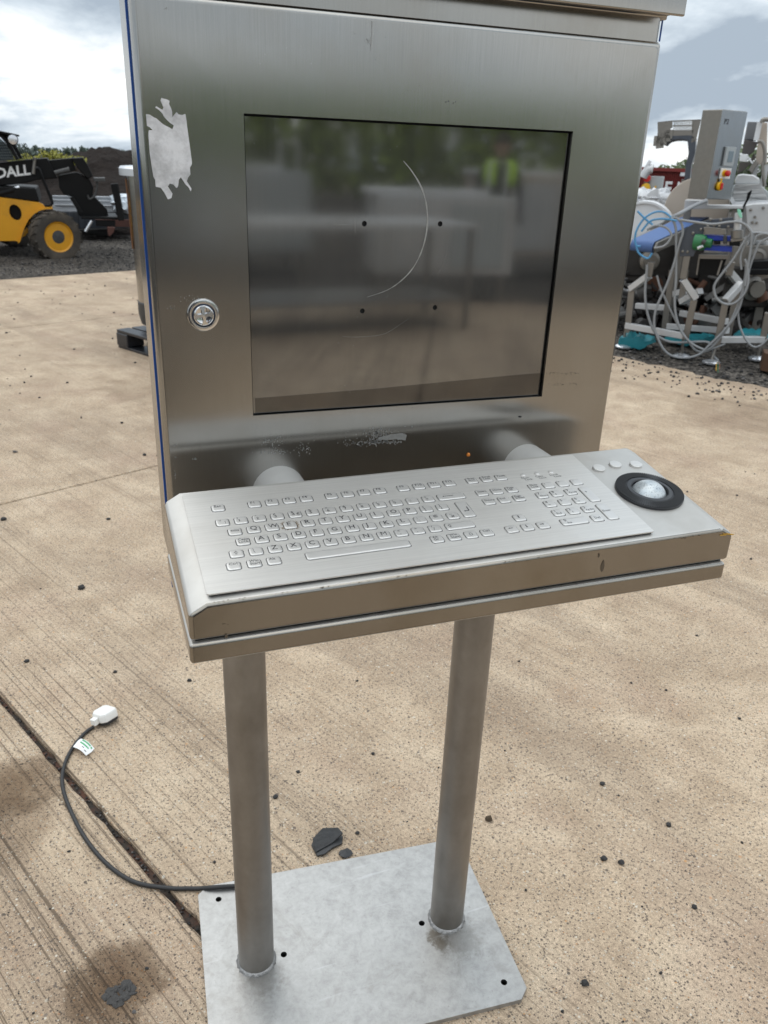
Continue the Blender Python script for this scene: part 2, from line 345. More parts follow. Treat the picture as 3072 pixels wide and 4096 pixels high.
# concrete: slab grid axes
A25 = R(25)
E1 = Vector((math.cos(A25), math.sin(A25), 0)); E2 = Vector((-math.sin(A25), math.cos(A25), 0))
def pq(p, q, z=0): return E1 * p + E2 * q + Vector((0, 0, z))
STAINS = [(on_z(455, 3950), 0.105, 0.95), (on_z(60, 3150), 0.13, 0.85), (on_z(20, 3330), 0.13, 0.5), (on_z(2950, 1650), 0.5, 0.4),
          (on_z(640, 1560), 0.4, 0.4)]
def mat_concrete():
    k = NT('brushed_concrete'); p = k.pos()
    rot = k.vmap(p, (1, 1, 1), rot=(0, 0, -A25))          # x along E1, y along E2
    big = k.noise(p, 0.9, 6, 0.6, 0.4); mid = k.noise(p, 5, 6, 0.62, 0.3); fine = k.noise(p, 135, 4, 0.7); grain = k.noise(p, 480, 2, 0.7)
    c = k.ramp(mid, [(0.28, (0.355, 0.264, 0.181)), (0.48, (0.465, 0.358, 0.254)), (0.70, (0.565, 0.45, 0.328))])
    c = k.mix(k.ramp(big, [(0.46, 0.0), (0.66, 0.45)]), c, (0.31, 0.228, 0.158))
    smear = k.ramp(k.noise(k.vmap(rot, (1.9, 0.32, 1), (4.4, 1.9, 0)), 1.0, 6, 0.62, 0.5), [(0.49, 0.0), (0.68, 0.7)])
    c = k.mix(smear, c, (0.235, 0.172, 0.122))
    c = k.mix(k.math('MULTIPLY', k.ramp(k.noise(p, 2.2, 4, 0.6), [(0.5, 0.0), (0.68, 1.0)]), 0.32), c, (0.36, 0.245, 0.18))
    c = k.mix(1.0, c, k.ramp(fine, [(0.28, 0.58), (0.5, 1.0), (0.75, 1.34)]), 'MULTIPLY')
    c = k.mix(1.0, c, k.ramp(grain, [(0.3, 0.58), (0.5, 1.0), (0.7, 1.45)]), 'MULTIPLY')
    # broom marks run along E2
    s1 = k.noise(k.vmap(rot, (120, 0.5, 1)), 1.0, 2, 0.75, 0.1)
    msk = k.ramp(k.noise(k.vmap(rot, (1.3, 0.8, 1), (2.3, 5.1, 0)), 1.0, 3, 0.5), [(0.32, 0.35), (0.46, 1.0)])
    wear = k.new('ShaderNodeSeparateXYZ'); k.set(wear.inputs[0], rot); msk = k.math('MULTIPLY', msk, k.ramp(k.math('ADD', k.math('MULTIPLY', wear.outputs[0], .25), .5), [(.40, 1.0), (.47, 1.0), (.60, .28)]))
    groove = k.math('MULTIPLY', k.ramp(s1, [(0.36, 1.0), (0.45, 0.0)]), msk)
    ridge = k.math('MULTIPLY', k.ramp(s1, [(0.54, 0.0), (0.70, 1.0)]), msk)
    c = k.mix(k.math('MULTIPLY', groove, 0.85), c, (0.13, 0.095, 0.064))
    c = k.mix(k.math('MULTIPLY', ridge, 0.45), c, (0.60, 0.485, 0.345))
    # exposed aggregate
    h = None
    for scl, thr, lo in ((70, 0.20, 0.93), (130, 0.27, 0.80), (230, 0.33, 0.68)):
        v = k.vor(p, scl); rs = k.new('ShaderNodeSeparateColor'); k.set(rs.inputs[0], v.outputs['Color'])
        on = k.math('MULTIPLY', k.math('GREATER_THAN', rs.outputs[0], lo), k.ramp(v.outputs['Distance'], [(thr, 1.0), (thr + 0.1, 0.0)]))
        tint = k.ramp(rs.outputs[1], [(0.0, (0.07, 0.06, 0.052)), (0.66, (0.15, 0.12, 0.10)), (0.72, (0.55, 0.48, 0.38)), (0.88, (0.64, 0.60, 0.52)), (0.93, (0.50, 0.27, 0.11)), (1.0, (0.48, 0.30, 0.2))])
        c = k.mix(k.math('MULTIPLY', on, 0.85), c, tint); h = on
    # oil and water stains
    for q, rad, amt in STAINS:
        d = k.new('ShaderNodeVectorMath', operation='DISTANCE'); k.set(d.inputs[0], p); d.inputs[1].default_value = q
        dd = k.math('ADD', k.math('DIVIDE', d.outputs['Value'], rad), k.math('MULTIPLY', k.math('SUBTRACT', k.noise(p, 4.0 / rad ** 0.5 , 6, 0.65), 0.5), 1.5))
        c = k.mix(k.math('MULTIPLY', k.ramp(dd, [(0.2, 1.0), (0.75, 0.72), (1.3, 0.0)]), amt), c, k.mix(1.0, c, (0.33, 0.27, 0.215), 'MULTIPLY'))
    k.P(Base_Color=c, Roughness=k.math('ADD', k.math('MULTIPLY', fine, 0.2), 0.7))
    k.b.inputs['Specular IOR Level'].default_value = 0.3
    hh = k.math('ADD', k.math('MULTIPLY', s1, msk), k.math('ADD', k.math('MULTIPLY', fine, 0.5), k.math('MULTIPLY', h, 0.5)))
    k.P(Normal=k.bump(hh, 0.75, 0.005)); return k.m
M['concrete'] = mat_concrete()
def mat_gravel(name, lo, hi, far=False):
    k = NT(name); p = k.pos(); v = k.vor(p, 38); v2 = k.vor(p, 95); n = k.noise(p, 1.3, 5, 0.6)
    g = k.new('ShaderNodeSeparateColor'); k.set(g.inputs[0], v.outputs['Color'])
    c = k.mix(g.outputs[0], lo, hi); c = k.mix(1.0, c, k.ramp(n, [(0.3, 0.6), (0.7, 1.5)]), 'MULTIPLY')
    c = k.mix(1.0, c, k.ramp(v.outputs['Distance'], [(0.2, 1.15), (0.6, 0.45)]), 'MULTIPLY')
    if far:
        d = k.new('ShaderNodeVectorMath', operation='LENGTH'); k.set(d.inputs[0], p)
        fld = k.ramp(k.noise(p, 0.012, 3, 0.5), [(0.4, (0.10, 0.12, 0.045)), (0.6, (0.17, 0.17, 0.075))])
        c = k.mix(k.ramp(k.math('DIVIDE', d.outputs['Value'], 100), [(0.45, 0.0), (0.7, 1.0)]), c, fld)
    k.P(Base_Color=c, Roughness=0.9, Specular_IOR_Level=0.12, Normal=k.bump(k.math('ADD', v.outputs['Distance'], k.math('MULTIPLY', v2.outputs['Distance'], 0.4)), 0.8, 0.012)); return k.m
M['gravel'] = mat_gravel('cinder_ground', (0.03, 0.027, 0.024), (0.155, 0.138, 0.122), True)
M['stone'] = plain('dark_stone', (0.026, 0.025, 0.025), 0.75, 0, 0.5, 60, 0.6, 0.004)
M['stone_pale'] = plain('pale_stone', (0.11, 0.10, 0.095), 0.75, 0, 0.5, 30, 0.6, 0.004)
M['soil'] = plain('dark_soil', (0.024, 0.019, 0.017), 0.95, 0, 0.7, 3.0, 1.0, 0.25, spec=0.08)
M['scrap'] = plain('rubber_scrap', (0.022, 0.023, 0.025), 0.45, 0, 0.4, 40, 0.8, 0.004)
M['tar'] = plain('tar_lump', (0.05, 0.047, 0.045), 0.7, 0, 0.5, 90, 1.0, 0.006)
M['filler'] = plain('joint_filler', (0.032, 0.024, 0.018), 0.8, 0, 0.6, 60, 1.0, 0.006, (0.17, 0.06, 0.03), 0.5)

# ================================================================ LARGE STRUCTURE: ground, slabs, terrain
def terrain_z(x, y):
    d = math.hypot(x, y); return -0.02 - max(0.0, d - 14) * 0.012
def make_ground():
    mb = MB(); rs = [0.0, 3, 6, 10, 14, 18, 24, 34, 50, 80, 130, 220, 400, 700, 1200, 2000]; n = 64
    mb.v = [Vector((0, 0, terrain_z(0, 0)))]
    for r in rs[1:]:
        for j in range(n):
            a = 2 * math.pi * j / n; x, y = r * math.cos(a), r * math.sin(a); mb.v.append(Vector((x, y, terrain_z(x, y))))
    for j in range(n): mb.f.append((0, 1 + j, 1 + (j + 1) % n))
    for i in range(len(rs) - 2):
        a = 1 + i * n
        for j in range(n): mb.f.append((a + j, a + n + j, a + n + (j + 1) % n, a + (j + 1) % n))
    mb.m = [0] * len(mb.f)
    return struct(build('ground', mb, M['gravel'], smooth=60))
ground = make_ground()
yard = struct(build('concrete_yard', MB().add([pq(-5.74, -8.18, -0.014), pq(5.1, -8.18, -0.014), pq(5.1, 8.6, -0.014), pq(-5.74, 8.6, -0.014)], [(0, 1, 2, 3)]), M['filler']))
def slab(p0, p1, q0, q1, ragged=False):
    # outline with slightly chipped edges
    pts = []
    def edge(a, b, amp):
        L = (b - a).length; k = max(2, int(L / 0.05)); t = (b - a).normalized(); nrm = Vector((-t.y, t.x, 0))
        for i in range(k):
            p = a.lerp(b, i / k); w = noise.noise(p * 3.1) * 0.6 + noise.noise(p * 14.0) * 0.4
            pts.append(p + nrm * (abs(w) * amp if i else 0))
    c = [pq(p0, q0), pq(p1, q0), pq(p1, q1), pq(p0, q1)]
    for i in range(4): edge(c[i], c[(i + 1) % 4], (0.22 if ragged and i == 1 else 0.024 if i in (1, 3) else 0.004))
    n = len(pts); mb = MB(); cc = sum(pts, Vector()) / n
    ins = [p + (cc - p).normalized() * 0.005 for p in pts]
    mb.v = ins + [p + Vector((0, 0, -0.004)) for p in pts] + [p + Vector((0, 0, -0.016)) for p in pts]
    mb.f = [tuple(range(n))] + [(j, j + n, (j + 1) % n + n, (j + 1) % n) for j in range(n)] + [(j + n, j + 2 * n, (j + 1) % n + 2 * n, (j + 1) % n + n) for j in range(n)]
    mb.m = [0] * len(mb.f)
    return build('slab', mb, M['concrete'], yard)
PJ = [-5.77, -0.170, 5.30]; QJ = [-8.2, -4.555, -0.905, 2.746, 6.398, 9.0]
for i in range(2):
    for j in range(5):
        slab(PJ[i] + 0.0055, PJ[i + 1] - (0.0055 if i == 0 else 0), QJ[j] + 0.005, QJ[j + 1] - (0.005 if j < 4 else -0.12), i == 1)

# ================================================================ THE WORKSTATION
ROOT = Vector((-0.030, 0.150, 0.0))
kiosk = thing('operator_workstation', ROOT, 'stainless steel operator workstation with screen cabinet and keyboard desk on twin posts', 'workstation')

# ---- base plate
BP = [(-0.3359, -0.0257), (0.2447, -0.0681), (0.2733, 0.3236), (-0.3073, 0.366)]
def chamfer(P, c):
    o = []; n = len(P)
    for i in range(n):
        p = Vector(P[i]); a = Vector(P[i - 1]); b = Vector(P[(i + 1) % n])
        o += [tuple(p + (a - p).normalized() * c), tuple(p + (b - p).normalized() * c)]
    return o
holes = [on_z(x, y, 0.01) for x, y in ((874.4, 3597.3), (1135, 3818), (2016, 3929), (1687, 3693))]
bp = build('base_plate', MB().plate(chamfer(BP, 0.019), [circle(h.x, h.y, 0.0062) for h in holes], lambda u, v, h: Vector((u, v, h)), 0.0, 0.010, 0, 1), [M['galv'], M['dark']], kiosk)
for h in holes: build('bolt_hole', MB().lathe([(0.0, 0.0008), (0.0062, 0.0008)], (h.x, h.y, 0), n=14), M['filler'], bp)
# ---- posts and welds
for px_, py_ in ((-0.2229, 0.1645), (0.1628, 0.1363)):
    po = build('post', MB().lathe([(0.0335, 0.0102), (0.0335, 0.45), (0.0335, 0.902)], (px_, py_, 0), n=40), M['post'], kiosk, smooth=40)
    mb = MB(); n = 48; prof = [(0.0335, 0.0065), (0.0352, 0.0050), (0.0368, 0.0028), (0.0378, 0.0)]
    for r, z in prof:
        for j in range(n):
            a = 2 * math.pi * j / n; w = 0.0012 * math.sin(j * 2.6) + 0.0012 * noise.noise(Vector((j * 0.9, px_ * 9, z * 90)))
            mb.v.append(Vector((px_ + (r + w * (r > 0.034)) * math.cos(a), py_ + (r + w * (r > 0.034)) * math.sin(a), 0.0101 + z)))
    for i in range(3):
        for j in range(n): mb.f.append((i * n + j, (i + 1) * n + j, (i + 1) * n + (j + 1) % n, i * n + (j + 1) % n)); mb.m.append(0)
    build('weld', mb, M['weld'], po, smooth=60)
# ---- cabinet body, hood
body = build('cabinet_body', MB().box((-0.3268, 0.0262, 0.903), (0.279, 0.215, 1.60)), M['body'], kiosk, bevel=0.006, seg=3)
hood = MB()
prof = [(-0.006, 1.5885), (-0.006, 1.640), (0.02, 1.70), (0.235, 1.76), (0.235, 1.5885), (0.0262, 1.5885), (0.0262, 1.5925), (-0.001, 1.5925), (-0.001, 1.5885)]
hood.prism([(-0.335, y, z) for y, z in prof], (0.6205, 0, 0))
build('hood', hood, M['body'], kiosk, bevel=0.003, seg=3)
# ---- door with folded edges and window opening
DX0, DX1, DZ0, DZ1 = -0.3315, 0.2652, 0.918, 1.5625
WX0, WX1, WZ0, WZ1 = -0.2275, 0.1590, 1.1447, 1.4637
def loop(x0, x1, z0, z1, r, y): return [Vector((a, y, b)) for a, b in rrect(x0, x1, z0, z1, r, 4)]
lp = []; rb = 0.0068
lp.append(loop(WX0, WX1, WZ0, WZ1, 0.0006, 0.0075)); lp.append(loop(WX0, WX1, WZ0, WZ1, 0.0006, 0.0))
for i in range(6):
    a = R(90 * i / 5); ins = rb * (1 - math.sin(a)); lp.append(loop(DX0 + ins, DX1 - ins, DZ0 + ins, DZ1 - ins, 0.004, rb * (1 - math.cos(a))))
lp.append(loop(DX0, DX1, DZ0, DZ1, 0.004, 0.0205)); lp.append(loop(DX0 + 0.012, DX1 - 0.012, DZ0 + 0.012, DZ1 - 0.012, 0.004, 0.0205))
mb = MB(); n = len(lp[0])
for l in lp: mb.v += l
for i in range(len(lp) - 1):
    for j in range(n): mb.f.append((i * n + j, (i + 1) * n + j, (i + 1) * n + (j + 1) % n, i * n + (j + 1) % n)); mb.m.append(0)
door = build('cabinet_door', mb, M['door'], kiosk, smooth=35, wn=True)
# blue seal between door and body
mb = MB()
for lo, hi in (((-0.3336, 0.0209, 0.92), (-0.3225, 0.0257, 1.562)), ((0.2625, 0.0207, 0.92), (0.2665, 0.0259, 1.562)), ((-0.3225, 0.0207, 1.553), (0.2625, 0.0259, 1.5605)), ((-0.3225, 0.0207, 0.92), (0.2625, 0.0259, 0.928)), ((0.2775, 0.0255, 1.566), (0.2795, 0.0262, 1.588))): mb.box(lo, hi)
build('door_seal', mb, M['seal'], door)
# pane with four drilled holes
vesa = [on_y(x, y, 0.0062) for x, y in ((1457, 894.6), (1760, 895.5), (1449, 1243.6), (1739, 1230))]
mb = MB().plate([(WX0 + 0.0016, WZ0 + 0.0012), (WX1 - 0.0022, WZ0 + 0.0012), (WX1 - 0.0022, WZ1 - 0.0022), (WX0 + 0.0016, WZ1 - 0.0022)], [circle(h.x, h.z, 0.0030, 12) for h in vesa], lambda u, v, h: Vector((u, -h, v)), -0.0085, -0.0058, 0, 1)
pane = build('window_pane', mb, [M['pane'], M['chrome']], door)
build('pane_backing', MB().box((WX0 - 0.004, 0.0095, WZ0 - 0.004), (WX1 + 0.004, 0.0115, WZ1 + 0.004)), M['dark'], door)
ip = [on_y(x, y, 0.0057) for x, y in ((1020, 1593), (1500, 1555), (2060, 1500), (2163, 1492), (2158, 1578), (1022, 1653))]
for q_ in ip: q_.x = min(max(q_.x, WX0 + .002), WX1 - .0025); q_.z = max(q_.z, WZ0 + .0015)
build('pane_strip', MB().prism(ip, (0, .0002, 0)), steel('dark_pane_strip', (0.13, 0.127, 0.122), 0.06, (900, 900, 10), 0.04, 0.01, 0.15, 0.004, metal=0.90), door)  # thin darker glossy strip laid along the bottom of the pane
def ribbon(pts, w, y, jag=0.0):
    mb = MB(); P = smooth_path([on_y(a, b, y) for a, b in pts], 5); k = len(P)
    for i, p in enumerate(P):
        t = (P[min(i + 1, k - 1)] - P[max(i - 1, 0)]).normalized(); nn = Vector((-t.z, 0, t.x)); u = i / (k - 1)
        ww = w * (0.12 + 0.88 * math.sin(math.pi * min(1, 0.12 + u * 0.85)) ** 1.3) / 2 * (1 + jag * noise.noise(p * 300))
        mb.v += [p + nn * ww, p - nn * ww]
    mb.f = [(2 * i, 2 * i + 1, 2 * i + 3, 2 * i + 2) for i in range(k - 1)]; mb.m = [0] * (k - 1); return mb
Z8 = lambda l: [(900 + a * .9042, 400 + b * .9042) for a, b in l]
mb = ribbon(Z8([(790, 270), (830, 320), (870, 390), (892, 470), (894, 560), (876, 650), (840, 730), (790, 790), (720, 840), (628, 872)]), 0.0018, 0.0056, 0.9)
for l, w in (([(520, 1046), (600, 1048), (700, 1036), (765, 1000), (815, 965)], 0.0008), ([(940, 775), (975, 700), (990, 610)], 0.0006), ([(575, 520), (576, 600)], 0.0007), ([(480, 550), (560, 552)], 0.0006)):
    r2 = ribbon(Z8(l), w * .3, 0.0056); mb.add(r2.v, r2.f)
random.seed(3)
for i in range(70):
    x = random.uniform(WX0 + .01, WX1 - .01); z = random.uniform(WZ0 + .01, WZ1 - .01); s_ = random.uniform(0.0003, 0.0008); a = random.uniform(0, 3)
    mb.add([(x, .0056, z), (x + s_ * math.cos(a), .0056, z + s_ * math.sin(a)), (x + s_ * 1.6 * math.cos(a + .5), .0056, z + s_ * 1.6 * math.sin(a + .5))], [(0, 1, 2)])
stuff(build('pane_scratches', mb, M['scratch'], door))
# lock
LK = on_y(813, 1259.4, 0.0)
lk = build('lock', MB().lathe([(0.0178, -0.0002), (0.0178, 0.0012), (0.0168, 0.0028), (0.0148, 0.0032), (0.0128, 0.0030), (0.0122, 0.0012), (0.0, 0.0012)], LK, (0, -1, 0), 40), M['chrome'], door, smooth=35)
build('lock_ring', MB().lathe([(0.0121, 0.0013), (0.0121, 0.0030), (0.0109, 0.0032), (0.0109, 0.0013)], LK, (0, -1, 0), 32), plain('lock_reflection_ring', (.05, .06, .09), .4, .5), door, smooth=35)  # blue-grey put into the ring's colour for a bluish reflected rim
mb = MB(); mb.lathe([(0.0108, 0.0012), (0.0108, 0.0042), (0.0098, 0.0046), (0.0090, 0.0030), (0.0045, 0.0018), (0.0, 0.0022)], LK, (0, -1, 0), 32)
for i in range(4):
    a = R(90 * i + 6); d = Vector((math.cos(a), 0, math.sin(a))); t = Vector((-d.z, 0, d.x)); f = Vector((0, -1, 0))
    A = [LK + d * r + t * w + f * h for r, w, h in ((0.0, 0.0017, 0.0052), (0.0, -0.0017, 0.0052), (0.0055, -0.0014, 0.0054), (0.0100, -0.0036, 0.0048), (0.0100, 0.0036, 0.0048), (0.0055, 0.0014, 0.0054))]
    mb.prism(A, (0, 0.0034, 0))
build('lock_insert', mb, M['chrome'], door, smooth=25)
# torn paper label
Z1 = lambda l: [(440 + a * .36166, b * .36166) for a, b in l]
poly = [(570, 1082), (600, 1094), (625, 1098), (658, 1115), (652, 1150), (672, 1190), (686, 1235), (690, 1296), (708, 1270), (735, 1240), (760, 1266), (800, 1272), (832, 1260), (845, 1330), (852, 1400), (866, 1500), (880, 1600), (896, 1720), (906, 1790), (903, 1822), (884, 1852), (888, 1930), (862, 1965), (850, 2005), (872, 2040), (900, 2085), (893, 2118), (868, 2070), (835, 2040), (800, 1985), (782, 1960), (760, 1990), (752, 2060), (735, 2080), (700, 2040), (660, 2030), (640, 2062), (690, 2140), (680, 2190), (640, 2205), (600, 2130), (560, 2075), (505, 2066), (500, 1990), (478, 1950), (462, 1850), (452, 1780), (440, 1700), (432, 1600), (425, 1500), (428, 1440), (470, 1440), (440, 1408), (408, 1390), (398, 1262), (440, 1268), (480, 1295), (515, 1310), (560, 1352), (585, 1372), (620, 1392), (660, 1412), (690, 1430), (705, 1388), (668, 1362), (632, 1330), (596, 1290), (578, 1255), (560, 1235), (540, 1215), (500, 1190), (512, 1174), (548, 1196), (578, 1214), (592, 1190), (570, 1140), (558, 1108)]
out2 = [(p.x, p.z) for p in (on_y(a, b, 0.0) for a, b in Z1(poly))]
# mesh denser so the sheet can buckle
V = [Vector(p) for p in out2]; E = [(i, (i + 1) % len(V)) for i in range(len(V))]
xs = [p[0] for p in out2]; zs = [p[1] for p in out2]; nb = len(V)
def pin(p, lp):
    c = False; k = len(lp)
    for i in range(k):
        a, q = lp[i], lp[(i + 1) % k]
        if (a[1] > p[1]) != (q[1] > p[1]) and p[0] < (q[0] - a[0]) * (p[1] - a[1]) / (q[1] - a[1]) + a[0]: c = not c
    return c
gx = min(xs)
while gx < max(xs):
    gz_ = min(zs)
    while gz_ < max(zs):
        q = (gx + random.uniform(-.001, .001), gz_ + random.uniform(-.001, .001))
        if pin(q, out2): V.append(Vector(q))
        gz_ += 0.003
    gx += 0.003
res = delaunay_2d_cdt(V, E, [], 0, 1e-8); mb = MB()
def py(p): return -0.0004 - 0.0006 * abs(noise.noise(Vector((p[0] * 90, p[1] * 90, 1)))) - (0.0015 * max(0, noise.noise(Vector((p[0] * 45, p[1] * 45, 5)))) if p[1] < 1.402 else 0)
fs = [f for f in res[2] if pin(sum((res[0][i] for i in f), Vector((0, 0))) / 3, out2)]
mb.add([(p[0], py(p), p[1]) for p in res[0]], fs)
mb.add([(p[0], -0.0001, p[1]) for p in res[0]], [tuple(reversed(f)) for f in fs])
pl = build('paper_label', mb, M['paper'], door, smooth=50); pl['label'] = 'torn white paper label stuck to the door'
# adhesive residue flakes
mb = MB(); random.seed(11)
def flakes(cx, cy, w, h, n, s0, s1):
    for _ in range(n):
        q = on_y(cx + random.gauss(0, w), cy + random.gauss(0, h), -0.00025); s_ = random.uniform(s0, s1)
        k = random.randint(4, 6); pts = [(q.x + s_ * random.uniform(.5, 1) * math.cos(6.283 * i / k), -0.0003, q.z + s_ * random.uniform(.6, 1.4) * math.sin(6.283 * i / k)) for i in range(k)]
        mb.add(pts, [tuple(range(k))])
F = flakes
F(1080, 1765, 22, 14, 45, .0004, .0011); F(1085, 1806, 38, 5, 45, .0004, .0010); F(1218, 1795, 18, 14, 36, .0004, .0011); F(1408, 1770, 24, 10, 30, .0004, .0009)
F(1520, 1735, 45, 12, 90, .0005, .0014); F(1520, 1768, 45, 5, 90, .0006, .0016); F(1500, 1752, 12, 16, 50, .0006, .0016); F(700, 1840, 4, 60, 14, .0004, .0009); F(780, 1835, 4, 4, 5, .0006, .0012)
pts = [on_y(a, b, -0.0004) for a, b in ((1512, 1750), (1562, 1737), (1610, 1732), (1627, 1740), (1622, 1762), (1590, 1757), (1548, 1760), (1515, 1758))]
mb.add(pts, [tuple(range(len(pts)))])
l2 = [on_y(a, b, -0.0003) for a, b in ((1486, 85), (1491, 85), (1489, 150), (1484, 205), (1480, 160), (1486, 140))]; mb.add(l2, [tuple(range(6))])
F(1470, 165, 5, 6, 10, .0004, .0009); F(665, 35, 5, 3, 6, .0003, .0006); F(1120, 215, 120, 40, 6, .0003, .0005)
F(760, 1195, 28, 6, 22, .0003, .0007); F(690, 1232, 10, 4, 14, .0003, .0006)
stuff(build('label_residue', mb, M['scratch'], door))
mb = MB(); random.seed(12)
def specks(cx, cy, w, h, n, s0, s1):
    for _ in range(n):
        q = on_y(cx + random.gauss(0, w), cy + random.gauss(0, h), -0.00025); s_ = random.uniform(s0, s1)
        mb.add([(q.x + s_ * math.cos(6.283 * i / 5), -0.0003, q.z + s_ * math.sin(6.283 * i / 5)) for i in range(5)], [(0, 1, 2, 3, 4)])
specks(1820, 407, 25, 3, 4, .0004, .0008); specks(1400, 260, 350, 120, 10, .0002, .0005); specks(2240, 1492, 40, 3, 16, .0003, .0007); specks(2250, 1535, 40, 3, 14, .0003, .0006); specks(2080, 1668, 2, 2, 2, .0012, .0015); specks(1300, 1500, 400, 150, 12, .0002, .0004)
stuff(build('dirt_specks', mb, M['legend'], door))
q = on_y(1874, 1819, -0.001); build('orange_crumb', MB().blob(q, (.0026, .002, .0028), 3, .3), M['orange'], door, smooth=60)
# ---- stub tubes
for tx in (-0.1985, 0.1435):
    st = build('stub_tube', MB().lathe([(0.0330, -0.0004), (0.0330, 0.045), (0.0330, 0.0905)], (tx, -0.0002, 1.0462), (0, -1, 0), 40), M['stub'], kiosk, smooth=40)

# ---- keyboard desk
K0 = Vector((-0.40259, -0.14549, 1.07743)); KU = Vector((1.0, -0.000957, 0.006765)); KV = Vector((0.000945, 0.987354, 0.158527)); KN = Vector((-0.00683, -0.158517, 0.987333))
def kb(u, v, h=0.0): return K0 + KU * u + KV * v + KN * h
FY, BY = -0.2650, -0.0700
XL, XR = -0.3413, 0.2680; xl, xr = -0.3245, 0.2520
def ztop(x, y):   # desk plane 4 mm under keyboard plate
    p = kb(0, 0, -0.004); return p.z - (KN.x * (x - p.x) + KN.y * (y - p.y)) / KN.z
mb = MB(); ZB = 1.0170
f = [(XL, ztop(XL, FY) - .0095), (xl, ztop(xl, FY)), (xr, ztop(xr, FY)), (XR, ztop(XR, FY) - .0095), (XR, ZB), (XL, ZB)]
b = [(XL, ztop(XL, BY) - .0095), (xl, ztop(xl, BY)), (xr, ztop(xr, BY)), (XR, ztop(XR, BY) - .0095), (XR, ZB), (XL, ZB)]
mb.add([(x, FY, z) for x, z in f] + [(x, BY, z) for x, z in b], [(5, 4, 3, 2, 1, 0), (6, 7, 8, 9, 10, 11)] + [(i, (i + 1) % 6, (i + 1) % 6 + 6, i + 6) for i in range(6)])
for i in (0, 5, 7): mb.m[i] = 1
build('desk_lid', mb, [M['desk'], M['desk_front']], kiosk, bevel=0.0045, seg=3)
build('desk_gap', MB().box((XL + .005, FY + .005, 1.0125), (XR - .006, BY - .005, 1.0175)), M['dark'], kiosk)
mb = MB().box((XL - .0012, FY - .0018, 0.9935), (XR - .003, BY, 1.0148)); mb.m[2] = mb.m[3] = mb.m[5] = 1
build('desk_tray', mb, [M['desk'], M['desk_front']], kiosk, bevel=0.0038, seg=3)

# ---- keyboard plate and keys
U = 0.01905
keys = []   # u, v (in key units), w, h (m), legend lines [(text, dx, dy, size)]
def kk(u, v, leg=(), w=0.0132, h=0.0124, lab=None): keys.append((u * U, v * U, w, h, leg, lab))
VF = 1.478
kk(5.92, VF, [('Esc', -.0042, .0006, .0042)])
for a, i0, u0 in ((4, 1, 7.943), (4, 5, 12.43), (4, 9, 16.90)):
    for i in range(a): kk(u0 + i, VF, [('F%d' % (i0 + i), -.0042, .0004, .0040)])
for i, t in enumerate(('Print\nScrn', 'Scroll\nLock', 'Pause')): kk(21.407 + i, VF, [(t, -.0044, .0020 if '\n' in t else .0010, .0032)])
for i, (a, b_) in enumerate((('¬', '`  ¦'), ('!', '1'), ('"', '2'), ('£', '3'), ('$', '4 €'), ('%', '5'), ('^', '6'), ('&', '7'), ('*', '8'), ('(', '9'), (')', '0'), ('_', '-'), ('+', '='))):
    kk(5.917 + i, 0, [(a, -.0040, .0016, .0036), (b_, -.0034, -.0026, .0042)])
kk(19.40, 0, ['back'], 0.0325)
kk(6.404, -1, ['tab'])
for i, t in enumerate('QWERTYUIOP'):
    kk(7.404 + i, -1, [(t, -.0036, -.0014, .0066)], lab='brown grime round the E key' if t == 'E' else None)
for i, (a, b_) in enumerate((('{', '['), ('}', ']'))): kk(17.404 + i, -1, [(a, -.0036, .0010, .0040), (b_, -.0030, -.0034, .0040)])
kk(6.647, -2, [('Caps\nLock', -.0048, .0014, .0036)])
for i, t in enumerate('ASDFGHJKL'): kk(7.647 + i, -2, [(t, -.0036, -.0014, .0066)])
for i, (a, b_) in enumerate(((':', ';'), ('@', "'"), ('~', '#'))): kk(16.647 + i, -2, [(a, -.0036, .0010, .0040), (b_, -.0024, -.0032, .0042)])
kk(19.65, -1.5, ['enter'], 0.0135, 0.0312)
kk(6.132, -3, ['shift'])
kk(7.132, -3, [('|', -.003, .0010, .0036), ('\\', -.0026, -.0030, .0036)])
for i, t in enumerate('ZXCVBNM'): kk(8.132 + i, -3, [(t, -.0036, -.0014, .0066)])
for i, (a, b_) in enumerate((('<', ','), ('>', '.'), ('?', '/'))): kk(15.132 + i, -3, [(a, -.0036, .0012, .0036), (b_, -.0022, -.0030, .0046)])
kk(18.65, -3, ['shiftl'], 0.0325)
for u, t in ((5.81, 'Ctrl'), (6.84, 'Win\nStart'), (7.85, 'Alt'), (16.86, 'Alt\nGr'), (17.87, 'Win\nStart'), (19.87, 'Ctrl')): kk(u, -4, [(t, -.0044, .0016 if '\n' in t else .0008, .0036)])
kk(18.88, -4, ['menu']); kk(12.39, -4, [], 0.1090)
for i, t in enumerate(('Insert', 'Home', 'Page\nUp')): kk(21.41 + i, 0, [(t, -.0048, .0016 if '\n' in t else .0004, .0032)])
for i, t in enumerate(('Delete', 'End', 'Page\nDown')): kk(21.41 + i, -1, [(t, -.0048, .0016 if '\n' in t else .0004, .0032)])
kk(22.41, -3, ['up']); kk(21.41, -4, ['left']); kk(22.41, -4, ['down']); kk(23.41, -4, ['right'])
for i, t in enumerate(('Num\nLock', '/', '*', '-')): kk(24.967 + i, 0, [(t, -.0044, .0014, .0034)])
for r_, row in enumerate(((('7', 'Home'), ('8', '↑'), ('9', 'Pg Up')), (('4', '←'), ('5', ''), ('6', '→')), (('1', 'End'), ('2', '↓'), ('3', 'Pg Dn')))):
    for i, (a, b_) in enumerate(row): kk(24.967 + i, -1 - r_, [(a, -.0046, .0012, .0042)] + ([(b_, -.0034, -.0032, .0030)] if b_ else []))
